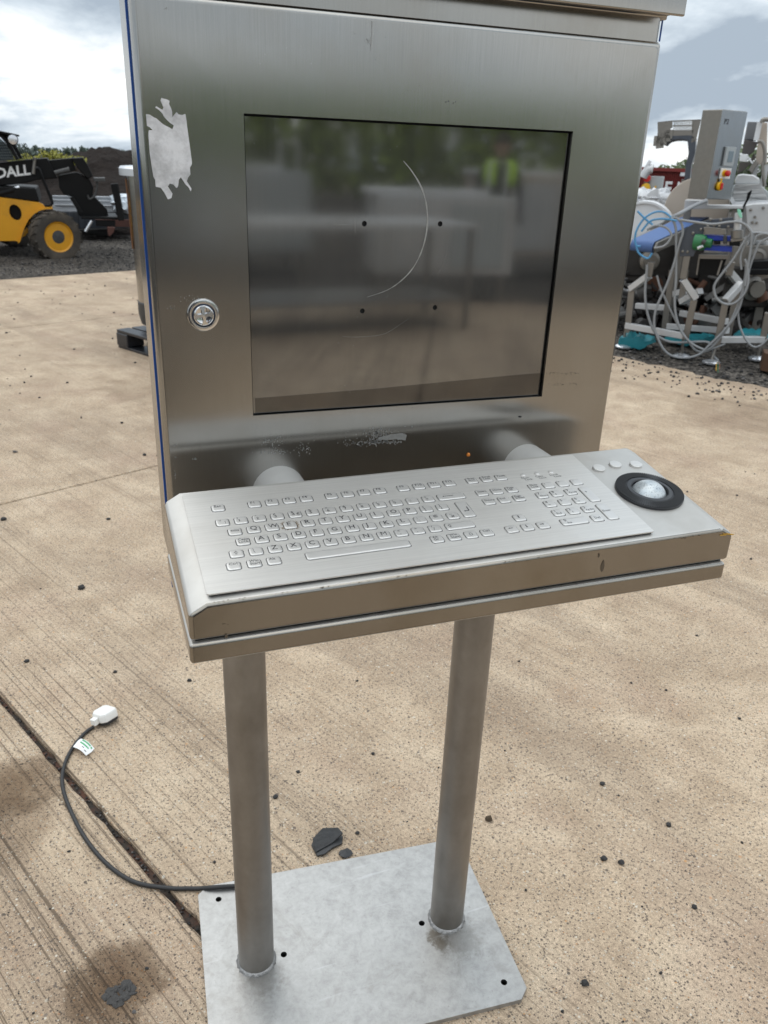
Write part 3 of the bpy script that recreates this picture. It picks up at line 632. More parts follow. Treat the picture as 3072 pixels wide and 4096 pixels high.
kk(28.00, -1.5, [('+', -.0036, .003, .0042)], 0.0132, 0.0315); kk(28.00, -3.5, [('Enter', -.0052, 0, .0034)], 0.0132, 0.0318)
kk(25.46, -4, [('0', -.012, .0008, .0044), ('Ins', -.010, -.0038, .0034)], 0.0325); kk(26.99, -4, [('.', -.0036, .0028, .004), ('Del', -.0034, -.0016, .0036)])
PU0, PU1, PV0, PV1 = 0.0797, 0.5650, -0.1132, 0.0636
outline = rrect(PU0, PU1, PV0, PV1, 0.002, 2)
hl = [rrect(u - w / 2 - .0007, u + w / 2 + .0007, v - h / 2 - .0007, v + h / 2 + .0007, 0.0032, 3) for u, v, w, h, l, lb in keys]
leds = [((24.967 + i) * U, VF * U) for i in range(3)]
plate = build('keyboard', MB().plate(outline, hl, kb, -0.0014, 0.0, 0, 1), [M['kplate'], M['dark']], kiosk)
build('keyboard_gasket', MB().add([kb(PU0 + .002, PV0 + .002, -.0014), kb(PU1 - .002, PV0 + .002, -.0014), kb(PU1 - .002, PV1 - .002, -.0014), kb(PU0 + .002, PV1 - .002, -.0014), kb(PU0 + .002, PV0 + .002, -.0042), kb(PU1 - .002, PV0 + .002, -.0042), kb(PU1 - .002, PV1 - .002, -.0042), kb(PU0 + .002, PV1 - .002, -.0042)], [(0, 1, 2, 3), (4, 5, 1, 0), (5, 6, 2, 1), (6, 7, 3, 2), (7, 4, 0, 3)]), M['dark'], kiosk)
KM = Matrix((KU.normalized(), KN.cross(KU).normalized(), KN)).transposed()
HT = 0.00125
def arrow(dirv, c, L, w, hw, h=HT):
    d = Vector((dirv[0], dirv[1])); t = Vector((-d.y, d.x)); c = Vector(c)
    a = c - d * L / 2; b_ = c + d * (L / 2 - hw * 1.1); e = c + d * L / 2
    return [a + t * w / 2, a - t * w / 2, b_ - t * w / 2, b_ - t * hw, e, b_ + t * hw, b_ + t * w / 2]
def key_mesh(w, h, leg):
    mb = MB(); lv = [(0.0, -.0012, .0026), (0.0, .0005, .0026), (.0003, .0009, .0025), (.0009, .00115, .0023), (.0016, .00123, .0020), (.0028, HT, .0016)]
    for ins, z, r in lv: mb.v += [Vector((a, b_, z)) for a, b_ in rrect(-w / 2 + ins, w / 2 - ins, -h / 2 + ins, h / 2 - ins, r, 3)]
    n = 16
    for i in range(len(lv) - 1):
        for j in range(n): mb.f.append((i * n + j, i * n + (j + 1) % n, (i + 1) * n + (j + 1) % n, (i + 1) * n + j))
    mb.f.append(tuple((len(lv) - 1) * n + j for j in range(n))); mb.m = [0] * len(mb.f)
    z = HT + .00005
    def flat(poly): mb.add([(p[0], p[1], z) for p in poly], [tuple(range(len(poly)))], 1)
    for l in leg:
        if l == 'back': flat(arrow((-1, 0), (-.004, .0008), .013, .0007, .0013))
        elif l == 'enter': flat(arrow((-1, 0), (-.0002, -.004), .0062, .0011, .0016)); flat([(.0022, -.0036), (.0034, -.0036), (.0034, .004), (.0022, .004)])
        elif l == 'tab': flat(arrow((-1, 0), (0, .0018), .0085, .0006, .0010)); flat(arrow((1, 0), (0, .0002), .0085, .0006, .0010))
        elif l in ('shift', 'shiftl'):
            cx = -.0005 if l == 'shift' else -.0115; A = [(p.x, p.y) for p in arrow((0, 1), (cx, .0008), .0052, .0018, .0022)]; k = len(A); c = Vector((cx, .0008))
            I = [tuple(c + (Vector(p) - c) * .62) for p in A]
            mb.add([(p[0], p[1], z) for p in A + I], [(i, (i + 1) % k, (i + 1) % k + k, i + k) for i in range(k)], 1)
        elif l == 'menu':
            A = [(-.0016, -.002), (.0018, -.002), (.0018, .0014), (.0006, .0026), (-.0016, .0026)]; k = 5; I = [(-.0011, -.0015), (.0013, -.0015), (.0013, .001), (.0003, .0021), (-.0011, .0021)]
            mb.add([(p[0], p[1], z) for p in A + I], [(i, (i + 1) % k, (i + 1) % k + k, i + k) for i in range(k)], 1)
        elif l in ('up', 'down', 'left', 'right'): flat(arrow({'up': (0, 1), 'down': (0, -1), 'left': (-1, 0), 'right': (1, 0)}[l], (-.0008, .0014), .0052, .0012, .0015))
        elif l[0] in '↑↓←→': flat(arrow({'↑': (0, 1), '↓': (0, -1), '←': (-1, 0), '→': (1, 0)}[l[0]], (-.0018, -.0022), .003, .0006, .0008))
        else:
            v, f = text_geo(l[0], l[3] * 1.42, 0.0 if l[0] in 'MW' else 0.006); mb.add([(p[0] + l[1], p[1] + l[2], z) for p in v], f, 1)
    return mb
for u, v, w, h, leg, lab in keys:
    k_ = key_mesh(w, h, leg); p = kb(u, v); k_.v = [p + KM @ q for q in k_.v]
    o = build('key', k_, [M['key'], M['legend']], plate, smooth=50)
    if lab: o['label'] = 'key marked E with brown grime round it'
for u, v in leds:
    build('indicator_light', MB().lathe([(.0030, -.0002), (.0030, .0007), (.0022, .0011), (.0, .0011)], kb(u, v), KN, 16), M['key'], plate, smooth=30)
mb = MB()
for (u, v), t in zip(leds, ('Num\n  Lock', 'Caps\n  Lock', 'Scroll\n   Lock')):
    vv, ff = text_geo(t, .0052); mb.add([kb(u - .0055 + p[0], v - .0076 + p[1], .00006) for p in vv], ff)
build('printed_lettering', mb, M['legend'], plate)
# grime round the E key
mb = MB(); random.seed(5)
for _ in range(120):
    a = random.uniform(0, 6.28); du = math.copysign(.0068 + abs(random.gauss(0, .0013)), math.cos(a)); dv = random.uniform(-.006, .006)
    if random.random() < .3: du = random.uniform(-.007, .008); dv = math.copysign(.0067 + abs(random.gauss(0, .0006)), math.sin(a))
    c = kb((9.404) * U + du, -1 * U + dv, .0001); s_ = random.uniform(.0002, .0007)
    mb.add([c + KM @ Vector((s_ * math.cos(i * 1.57 + a), s_ * math.sin(i * 1.57 + a), 0)) for i in range(4)], [(0, 1, 2, 3)])
stuff(build('key_grime', mb, plain('brown_grime', (0.20, 0.14, 0.08), 0.8), plate))
# ---- trackball and its three buttons
TC = (0.6145, -0.0330); H0 = -0.004
tb = build('trackball', MB().lathe([(.0405, 0), (.0405, .0028), (.0398, .0036), (.0275, .0042), (.0268, .0050), (.0225, .0054), (.0212, .0040), (.0212, -.002)], kb(*TC, H0), KN, 64), M['black_plastic'], kiosk, smooth=35)
mb = MB(); c = kb(*TC, H0)
for i in range(96):
    a = 2 * math.pi * i / 96; d = KM @ Vector((math.cos(a), math.sin(a), 0)); t = KM @ Vector((-math.sin(a), math.cos(a), 0))
    A = [c + d * r + t * s_ * r * .017 + KN * h for r, s_, h in ((.0284, -1, .0042), (.0284, 1, .0042), (.0402, 1, .0036), (.0402, -1, .0036))]
    mb.prism(A, KN * .0009)
build('trackball_ribs', mb, M['rubber'], tb)
mb = MB(); rB = 0.0228; prof = [(rB * math.sin(R(a)), rB * -math.cos(R(a))) for a in range(60, 181, 8)]
mb.lathe(prof, kb(*TC, H0 - .0085), KN, 40); build('trackball_ball', mb, M['ball'], tb, smooth=80)
for u, v in ((0.5838, 0.0300), (0.6105, 0.0342), (0.6378, 0.0290)):
    build('trackball_button', MB().lathe([(.0080, 0), (.0080, .0022), (.0074, .0028), (.0, .0030)], kb(u, v, H0), KN, 28), M['kplate'], kiosk, smooth=30)
# desk grime: scuffs on the front edge
mb = MB(); random.seed(21)
for _ in range(130):
    t = random.random(); px_ = 820 + t * 2000; py_ = 2411 - (px_ - 820) * 0.1375 + random.gauss(3, 2.0)
    if noise.noise(Vector((px_ * .006, 0, 3))) < .05: continue
    q = on_y(px_, py_, FY - .0004); s_ = random.uniform(.0003, .0010)
    mb.add([(q.x - s_ * 1.5, q.y, q.z), (q.x, q.y, q.z - s_ * .6), (q.x + s_ * 1.5, q.y, q.z), (q.x, q.y, q.z + s_ * .5)], [(0, 1, 2, 3)])
for cx, cy, w, h in ((905, 2545, .0016, .0022), (900, 2495, .0006, .0004), (912, 2498, .0005, .0004), (892, 2496, .0006, .0004), (2411, 2265, .0022, .008), (2396, 2222, .0012, .003)):
    q = on_y(cx, cy, FY - .0004); mb.add([(q.x + w * math.cos(i * .785) * random.uniform(.7, 1.1), q.y, q.z + h * math.sin(i * .785) * random.uniform(.7, 1.1)) for i in range(8)], [tuple(range(8))])
stuff(build('desk_scuffs', mb, plain('scuff_dirt', (0.10, 0.075, 0.05), 0.7), kiosk))
mb = MB()
for a, b_ in (((2893, 2136), (2932, 2139)), ((2905, 2133), (2935, 2138)), ((2880, 2141), (2905, 2140))):
    p, q = on_y(*a, FY - .0007), on_y(*b_, FY - .0007); mb.bar(p, q, .0008, .0006)
build('yellow_paint_mark', mb, plain('yellow_paint', (0.6, 0.33, 0.03), 0.6), kiosk)

# ================================================================ POWER CORD
CP = [on_z(x, y, .0055) for x, y in ((374, 2908), (352, 2922), (330, 2942), (290, 2992), (258, 3060), (249, 3135), (275, 3225), (330, 3335), (400, 3428), (480, 3497), (560, 3535), (680, 3553), (760, 3554))] 
CP += [on_z(800, 3554, .0075), on_z(850, 3550, .0155), on_z(960, 3543, .0155), on_z(1040, 3535, .0155)]
cord = thing('power_cord', on_z(275, 3225), 'black power cord with white plug curving over the concrete to the base plate', 'power cord')
build('cable', MB().tube(smooth_path(CP, 6), .0047, 10), M['rubber'], cord, smooth=60)
PC = on_z(421, 2888, 0.0); xd = (on_z(421, 2880) - on_z(378, 2906)); xd.z = 0; xd.normalize(); yd = Vector((-xd.y, xd.x, 0))
Rp = Matrix((xd, yd, Vector((0, 0, 1)))).transposed() @ Matrix.Rotation(R(-14), 3, 'X')
def plugpt(x, y, z): return PC + Vector((0, 0, .003)) + Rp @ Vector((x * 1.15, y * 1.22, z * 1.15))
mb = MB()
lv = [(.0, .007), (.0, .022), (.002, .027), (.006, .029)]
def ploop(ins, z): return [plugpt(a, b_, z) for a, b_ in ((-.019 + ins, -.014 + ins * .5), (-.010 + ins, -.0235 + ins), (.020 - ins, -.0235 + ins), (.026 - ins, -.017 + ins * .5), (.026 - ins, .017 - ins * .5), (.020 - ins, .0235 - ins), (-.010 + ins, .0235 - ins), (-.019 + ins, .014 - ins * .5))]
for ins, z in lv: mb.v += ploop(ins, z)
for i in range(3):
    for j in range(8): mb.f.append((i * 8 + j, i * 8 + (j + 1) % 8, i * 8 + 8 + (j + 1) % 8, i * 8 + 8 + j))
mb.f += [tuple(24 + j for j in range(8)), tuple(7 - j for j in range(8))]; mb.m = [0] * len(mb.f)
plug = build('plug', mb, M['white_plastic'], cord, bevel=.0016, seg=2)
build('plug_neck', MB().prism([plugpt(-.019, -.0085, .007), plugpt(-.019, .0085, .007), plugpt(-.019, .0085, .022), plugpt(-.019, -.0085, .022)], Rp @ Vector((-.014, 0, -.002))), M['white_plastic'], plug, bevel=.002)
mb = MB(); mb.v = ploop(.001, .0068) + ploop(.001, .0005); mb.f = [tuple(range(8)), tuple(range(15, 7, -1))] + [(j, j + 8, (j + 1) % 8 + 8, (j + 1) % 8) for j in range(8)]; mb.m = [0] * 10
build('plug_base', mb, M['black_plastic'], plug)
# flag tag on the cable
c0 = on_z(322, 2968, .011); a1 = (on_z(298, 2990, .011) - on_z(325, 2965, .011)).normalized(); b1 = (on_z(345, 3000, .011) - on_z(312, 2978, .011)).normalized()
mb = MB(); nx, ny = 5, 6
def tagp(i, j, lift=0): u = i / (nx - 1); w = j / (ny - 1); return c0 + a1 * (.032 * u - .009) + b1 * (.056 * w - .008) + Vector((0, 0, .006 * math.sin(w * 3.0) - .004 * w + .002 * math.sin(u * 5 + w * 3) + lift))
mb.add([tagp(i, j) for i in range(nx) for j in range(ny)], [(i * ny + j, i * ny + j + 1, (i + 1) * ny + j + 1, (i + 1) * ny + j) for i in range(nx - 1) for j in range(ny - 1)])
for i in range(nx - 1):
    for j in range(ny - 1):
        if i in (0, 1) and 1 <= j <= 3:
            A = [tagp(i + .25, j, .0006), tagp(i + .25, j + 1, .0006), tagp(i + .7, j + 1, .0006), tagp(i + .7, j, .0006)]; mb.add(A, [(0, 1, 2, 3)], 1)
A = [tagp(.4, 4.2, .0006), tagp(.4, 4.6, .0006), tagp(.9, 4.6, .0006), tagp(.9, 4.2, .0006)]; mb.add(A, [(0, 1, 2, 3)], 1)
for q in ((2.2, 2.2), (2.8, 3.4)):
    A = [tagp(q[0], q[1], .0006), tagp(q[0], q[1] + .8, .0006), tagp(q[0] + .25, q[1] + .8, .0006), tagp(q[0] + .25, q[1], .0006)]; mb.add(A, [(0, 1, 2, 3)], 2)
build('cable_tag', mb, [M['tag'], M['green'], M['legend']], cord, smooth=60)

# ================================================================ LOOSE THINGS ON THE CONCRETE
sp = on_z(1305, 3385)
scrap = MB(); random.seed(31)
pts = [on_z(x, y) for x, y in ((1245, 3385), (1262, 3345), (1290, 3330), (1292, 3322), (1340, 3330), (1355, 3345), (1372, 3352), (1368, 3380), (1330, 3400), (1300, 3425), (1268, 3430))]
scrap.prism([p + Vector((0, 0, .004 + .010 * abs(noise.noise(p * 20)))) for p in pts], (0, 0, -.004))
pts2 = [on_z(x, y) + Vector((0, 0, h)) for x, y, h in ((1262, 3420, .004), (1330, 3385, .006), (1372, 3358, .016), (1352, 3340, .020), (1290, 3345, .022), (1250, 3380, .016))]
scrap.prism(pts2, (0, 0, .004))
o = build('rubber_scrap', scrap, M['scrap'], loc=sp, bevel=.0015); tag(o, 'torn flap of black rubber lying behind the base plate', 'rubber scrap')
def lump(name, px_, py_, r, label, cat, mat, seed, flat=.6, group=None):
    p = on_z(px_, py_); o = build(name, MB().blob(p + Vector((0, 0, r * flat * .75)), (r * 1.15, r, r * flat), seed, .55, 0, 9, 6, 1.6), mat, loc=p, smooth=50); return tag(o, label, cat, group)
lump('rubber_lump', 1380, 3418, .012, 'small flat black lump beside the torn rubber flap', 'rubber lump', M['scrap'], 2, .35)
p = on_z(470, 3985); mb = MB()
random.seed(41)
for i in range(34): mb.blob(p + Vector((random.gauss(0, .013), random.gauss(0, .011), .0005)), (random.uniform(.003, .010), random.uniform(.003, .010), random.uniform(.0015, .004)), i, .6)
tag(build('tar_patch', mb, M['tar'], loc=p, smooth=50), 'crusty dark tar patch in the middle of the brown oil stain', 'tar patch')
LST = [('dark pebble nearest the front right corner of the base plate', 2338, 3936, .0105), ('dark pebble on the open concrete right of the right post', 2674, 3302, .0095), ('pale capped dark pebble right of the right post, below the desk end', 2409, 3138, .009),
       ('fuzzy brown clump beside the right post', 1955, 3280, .0125), ('black stone in the middle of the left concrete, left of the desk corner', 326, 2355, .017), ('dark stone near the joint at the left edge of the photo', 15, 2080, .016),
       ('dark stone left of the cabinet foot, right of two smaller ones', 434, 2078, .011), ('small black stone between plug and crack, near the left edge', 108, 2647, .010), ('black chip on the broom marks above the white plug', 461, 2690, .008),
       ('black chip on the broom marks left of the left post', 757, 2724, .009), ('dark chip right of the left post, highest of its row', 1192, 3090, .007), ('dark chip right of the left post near its middle', 1102, 3190, .009),
       ('small black chip near the right edge, above the pebbles', 2957, 2876, .007), ('small grey stone on the lower right concrete', 2777, 3631, .008), ('dark chip above the rubber flap, to its right', 1430, 3334, .007), ('dark chip between the posts, towards the right post', 1492, 3017, .007),
       ('left stone of the little cluster right of the right post', 2415, 3438, .010), ('right stone of the little cluster right of the right post', 2484, 3452, .010)]
for i, (lb, x, y, r) in enumerate(LST):
    r *= .64
    lump('pebble', x, y, r, lb, 'pebble', plain('brown_clump', (.06, .04, .022), .9, 0, .5, 90, 1, .004) if 'clump' in lb else M['stone'], i + 5, .7, 'loose stones on the concrete')
# grit: small crumbs too many to count
mb = MB(); random.seed(51)
def grit(p, r): mb.blob(p + Vector((0, 0, r * .5)), (r * random.uniform(.8, 1.5), r * random.uniform(.8, 1.3), r * .75), random.random() * 50, .5, 0 if random.random() < .8 else 1, 5, 4, 1.4)
for _ in range(120):
    a, b_ = random.uniform(0, 3072), random.uniform(1150, 4090); p = on_z(a, b_)
    if -.36 < p.x < .29 and -.09 < p.y < .38: continue
    d = (p - CAM).length; grit(p, random.choice((.0014, .0017, .0022, .0032)) * (1 + .3 * max(0, d - 2)))
for _ in range(300):     # spilled along the gravel edge
    t = random.random(); p = pq(5.2 - abs(random.gauss(0, .28)), random.uniform(-.5, 3.2)); grit(p, random.uniform(.004, .012))
for _ in range(120):
    p = Vector((random.uniform(-2.2, .6), random.uniform(3, 9.4), 0)); grit(p, random.uniform(.003, .009))
for _ in range(260):     # crumbs packed in the crack
    p = pq(-.17 + random.gauss(0, .005), random.uniform(.3, 1.75), -.0125); grit(p, random.uniform(.0012, .003))
stuff(build('grit', mb, [M['stone'], M['stone_pale']], smooth=50))
mb = MB(); random.seed(52)
for _ in range(3600):
    x, y = random.uniform(3.2, 8.5), random.uniform(2.2, 9.5); P_ = x * E1.x + y * E1.y
    if P_ < 5.22 + .10 * noise.noise(Vector((x * 2, y * 2, 0))): continue
    r = random.uniform(.006, .016); mb.blob((x, y, -.016 + r * .4), (r * 1.2, r, r * .7), random.random() * 90, .5, 0 if random.random() < .72 else 1, 5, 4, 1.5)
for _ in range(1300):
    x, y = random.uniform(-3.2, 1.2), random.uniform(9.95, 15); r = random.uniform(.005, .016); mb.blob((x, y, -.016 + r * .3), (r * 1.2, r, r * .6), random.random() * 90, .5, 0 if random.random() < .7 else 1, 5, 4, 1.5)
stuff(build('gravel', mb, [M['stone'], M['stone_pale']], smooth=50))

# ================================================================ BACKGROUND, LEFT
M['yellow'] = plain('yellow_machine_paint', (0.62, 0.285, 0.008), 0.38, 0, 0.12, 3, 0.05, 0.002, (0.16, 0.09, 0.03), 0.5)
M['mblack'] = plain('black_machine_paint', (0.0055, 0.0058, 0.0065), 0.45, 0, 0.3, 5, 0.1, 0.003, (0.014, 0.013, 0.012), 0.4, spec=0.16)
M['tyre'] = plain('dusty_tyre', (0.045, 0.038, 0.031), 0.85, 0, 0.4, 9, 0.6, 0.01, (0.13, 0.105, 0.08), 0.7)
M['hub'] = plain('greasy_hub', (0.06, 0.06, 0.06), 0.55, 0.4, 0.6, 20, 0.5, 0.01)
M['zinc'] = plain('bright_zinc', (0.72, 0.74, 0.78), 0.28, 0.9, 0.15, 5, 0.1)
M['zinc_paint'] = plain('weathered_zinc', (.55, .57, .60), .4, .3, .2, 4, .1)
M['stain'] = plain('dull_stainless', (0.24, 0.225, 0.205), 0.40, 0.75, 0.18, 4, 0.1)
M['white_letter'] = plain('white_lettering', (0.75, 0.75, 0.75), 0.5)
M['glass'] = plain('cab_glass', (0.20, 0.25, 0.28), 0.12, 0, 0.05)
M['rust'] = plain('rusty_paint', (0.075, 0.028, 0.02), 0.75, 0, 0.5, 6, 0.4, 0.004)
LA = lambda x, y: (x * .33755, 500 + y * .33755)        # upper left close-up
LB = lambda x, y: (x * .33755, 750 + y * .33755)        # lower left close-up
YT = 11.7 + 0.9057
def polyA(pts, D, f=LA): return [at(*f(*p), D, DL) for p in pts]
TB = at(213, 1028, YT, DL); TB.z = -0.02
tele = thing('telehandler', TB, 'yellow and black telehandler parked on the dark gravel with its boom lowered', 'telehandler')
BK = Vector((0, 1, 0))
mb = MB(); arc = [(540, 240), (470, 258), (400, 300), (335, 370), (288, 460), (258, 550), (240, 625), (215, 642)]
hole = [(105 + 75 + 78 * math.cos(a) * (1 if math.cos(a) > 0 else .95), 295 + 92 * math.sin(a) + 25 * math.cos(a)) for a in [2 * math.pi * i / 14 for i in range(14)]]
outl = [(-700, 60), (0, 118), (460, 178), (505, 196), (540, 240)] + arc[1:] + [(180, 632), (-700, 640)]
def bodyplane(u, v, h): q = at(u, v, YT + .02, DL); return q + BK * (0.06 - h)
mb.plate([LB(*p) for p in outl], [[LB(*p) for p in hole]], bodyplane, 0.0, 0.06)
build('side_panel', mb, M['yellow'], tele)
build('chassis', MB().prism(polyA([(-700, 130), (440, 190), (390, 330), (300, 500), (-700, 560)], YT + .1, LB), BK * 1.3), M['mblack'], tele, bevel=.01)
mb = MB(); ar = polyA([(620, 236), (540, 238), (470, 256), (400, 298), (335, 368), (288, 458), (258, 548), (238, 622), (212, 645)], YT - .02, LB); P2 = [p + BK * .5 for p in ar]; k = len(ar)
mb.add(ar + P2 + [p + Vector((0, 0, -.02)) for p in ar] + [p + Vector((0, 0, -.02)) for p in P2], [(i, i + 1, k + i + 1, k + i) for i in range(k - 1)] + [(2 * k + i, 3 * k + i, 3 * k + i + 1, 2 * k + i + 1) for i in range(k - 1)] + [(i, 2 * k + i, 2 * k + i + 1, i + 1) for i in range(k - 1)])
build('mudguard', mb, M['yellow'], tele, smooth=40)
build('bonnet', MB().prism(polyA([(-700, -60), (30, -10), (420, 10), (470, 175), (0, 116), (-700, 58)], YT + .12, LB), BK * 1.1), M['mblack'], tele, bevel=.015)
def wheel(c, yaw, r, w, name='wheel', par=None):
    ax = Vector((math.sin(yaw), -math.cos(yaw), 0)); c = Vector(c)
    wh = build(name, MB().lathe([(r * .60, -w * .48), (r * .80, -w * .5), (r * .94, -w * .46), (r * .985, -w * .3), (r * .985, w * .3), (r * .94, w * .46), (r * .80, w * .5), (r * .62, w * .47), (r * .58, w * .36)], c, ax, 40), M['tyre'], par, smooth=35)
    mb = MB(); up = Vector((0, 0, 1)); t0 = ax.cross(up).normalized()
    for i in range(18):
        for sgn in (-1, 1):
            a = 2 * math.pi * (i + .25 * sgn) / 18; rd = t0 * math.cos(a) + up * math.sin(a); tg = -t0 * math.sin(a) + up * math.cos(a)
            p0 = c + rd * r * .985 + ax * sgn * w * .04; p1 = c + rd * r * .955 + tg * r * .14 + ax * sgn * w * .47
            mb.bar(p0, p1, r * .10, r * .085, rd)
    stuff(build('tyre_lugs', mb, M['tyre'], wh))
    build('rim', MB().lathe([(r * .62, w * .40), (r * .60, w * .46), (r * .54, w * .42), (r * .50, w * .2), (r * .30, w * .18), (r * .28, w * .10), (0, w * .10)], c, ax, 32), M['yellow'], wh, smooth=30)
    build('hub', MB().lathe([(r * .30, w * .15), (r * .30, w * .34), (r * .26, w * .40), (r * .1, w * .42), (0, w * .42)], c, ax, 24), M['hub'], wh, smooth=30)
    return wh
wc = at(*LB(650, 578), YT + .05, DL); wheel(wc, R(24), .335, .30, par=tele)
wc2 = at(*LB(190, 640), YT + 1.55, DL); wc2.z = .335 - .02; wheel(wc2, R(24), .335, .30, par=tele)
wheel((wc.x - 2.3, wc.y, .315), R(0), .335, .30, par=tele)
# cab
cb = MB()
pil = polyA([(-60, 70), (30, 110), (95, 180), (160, 285), (228, 408), (186, 418), (120, 300), (62, 208), (10, 150), (-60, 118)], YT + .12)
build('cab_pillar', cb.prism(pil, BK * .08), M['mblack'], tele, bevel=.008); build('cab_pillar', MB().prism([p + BK * .95 for p in pil], BK * .08), M['mblack'], tele, bevel=.008)
build('cab_roof', MB().prism(polyA([(-700, 20), (0, 68), (182, 106), (176, 130), (100, 128), (0, 98), (-700, 60)], YT + .05), BK * 1.1), M['mblack'], tele, bevel=.01)
build('cab_rear', MB().prism(polyA([(-700, 60), (-420, 75), (-420, 440), (-700, 460)], YT + .12), BK * 1.0), M['mblack'], tele)
wg = [at(*LA(*p), YT + .18, DL) for p in ((-420, 130), (-10, 150), (62, 212), (178, 414), (-420, 450))]
build('cab_window', MB().prism(wg, BK * .01), M['glass'], tele)
mb = MB()
for i in range(-12, 15):
    x = i * 26; a, b_ = at(*LA(x - 60, 215), YT + .16, DL), at(*LA(x + 45, 425), YT + .16, DL); mb.bar(a, b_, .007)
for j in range(7):
    y = 215 + j * 33; mb.bar(at(*LA(-420, y + 4), YT + .155, DL), at(*LA(62 + j * 19, y - 6), YT + .155, DL), .007)
build('window_mesh', mb, M['mblack'], tele)
lm = build('work_lamp', MB().lathe([(.030, .10), (.062, .05), (.068, 0), (.060, -.004), (.0, -.002)], at(*LA(152, 172), YT + .05, DL), (-.25, 1, 0), 24), M['mblack'], tele, smooth=35)
build('lamp_lens', MB().lathe([(.058, .006), (.030, .012), (0, .012)], at(*LA(152, 172), YT + .045, DL), (.25, -1, 0), 24), M['zinc'], lm, smooth=50)
# boom
bo = build('boom', MB().prism(polyA([(-900, 500), (0, 446), (395, 402), (560, 390), (682, 632), (520, 642), (420, 655), (300, 690), (0, 722), (-900, 800)], YT + .25), BK * .38), M['mblack'], tele, bevel=.012)
build('inner_boom', MB().prism(polyA([(560, 418), (850, 391), (905, 540), (650, 585)], YT + .32), BK * .26), M['mblack'], tele, bevel=.01)
build('ram_rod', MB().tube([at(*LA(650, 572), YT + .22, DL), at(*LA(825, 528), YT + .22, DL)], .035, 12), M['hub'], tele, smooth=50)
build('boom_head', MB().prism(polyA([(840, 390), (985, 385), (1050, 490), (1102, 602), (1052, 642), (1000, 600), (935, 530), (890, 470)], YT + .24), BK * .40), M['mblack'], tele, bevel=.012)
build('head_link', MB().prism(polyA([(690, 600), (905, 560), (1060, 640), (1110, 740), (1100, 830), (1270, 1000), (1290, 1100), (1000, 1110), (930, 1070), (850, 850), (760, 830), (700, 740)], YT + .30), BK * .30), M['mblack'], tele, bevel=.012)
v, f = text_geo('LOADALL', 1.0, 0.03); wmax = max(p[0] for p in v)
a, b_ = at(*LA(-385, 670), YT + .247, DL), at(*LA(366, 584), YT + .247, DL); dx = (b_ - a); ux = dx / wmax; uz = Vector((0, 0, 1)) * .131 / .73
mb = MB(); mb.add([a + ux * p[0] + uz * p[1] for p in v], f); build('boom_lettering', mb, M['white_letter'], bo)
build('grab_rod', MB().tube([at(*LA(412, 382), YT + .2, DL), at(*LA(396, 580), YT + .2, DL)], .022, 10), M['stain'], tele, smooth=50)
build('guard_tube', MB().tube([at(*LA(*p), YT + .1, DL) for p in ((425, 520), (440, 508), (466, 525), (500, 620), (560, 760), (612, 890), (622, 925), (600, 955), (530, 965))], .020, 8), M['mblack'], tele, smooth=60)
build('lift_ram', MB().tube([at(*LA(0, 815), YT + .16, DL), at(*LA(165, 770), YT + .16, DL)], .05, 12), M['mblack'], tele, smooth=50)
build('ram_eye', MB().tube([at(*LA(165, 765), YT + .16, DL), at(*LA(232, 738), YT + .16, DL)], .035, 12), M['zinc'], tele, smooth=50)
fc = build('fork_carriage', MB().prism(polyA([(1310, 700), (1385, 690), (1475, 1130), (1405, 1140)], YT + .05), BK * .07).prism(polyA([(960, 1085), (1400, 1090), (1400, 1125), (960, 1115)], YT + .1), BK * .8).prism(polyA([(1330, 700), (1400, 690), (1480, 1120), (1420, 1130)], YT + .75), BK * .07), M['mblack'], tele, bevel=.008)
build('fork', MB().prism(polyA([(1130, 1130), (1370, 1135), (1365, 1205), (1140, 1200)], YT + .12), BK * .12), M['mblack'], tele, bevel=.008)
build('fork', MB().prism(polyA([(1270, 1210), (1365, 1215), (1350, 1270), (1300, 1325), (1280, 1300)], YT - .02), BK * .12), M['rust'], tele, bevel=.008)
build('stabiliser_rod', MB().tube([at(*LB(1088, 395), YT, DL), at(*LB(1012, 522), YT, DL)], .022, 10), M['zinc'], tele, smooth=50)
build('link_rod', MB().bar(at(*LB(845, 115), YT + .1, DL), at(*LB(962, 300), YT + .1, DL), .05), M['mblack'], tele, bevel=.006)
build('hydraulic_hose', MB().tube(smooth_path([at(*LA(*p), YT + .18, DL) for p in ((1150, 660), (1150, 740), (1120, 840), (1060, 880), (1040, 830))], 4), .014, 8), M['hub'], tele, smooth=60)
build('carriage_plate', MB().prism(polyA([(1110, 628), (1248, 626), (1248, 668), (1116, 672)], YT + .12), BK * .3), M['hub'], tele, bevel=.006)

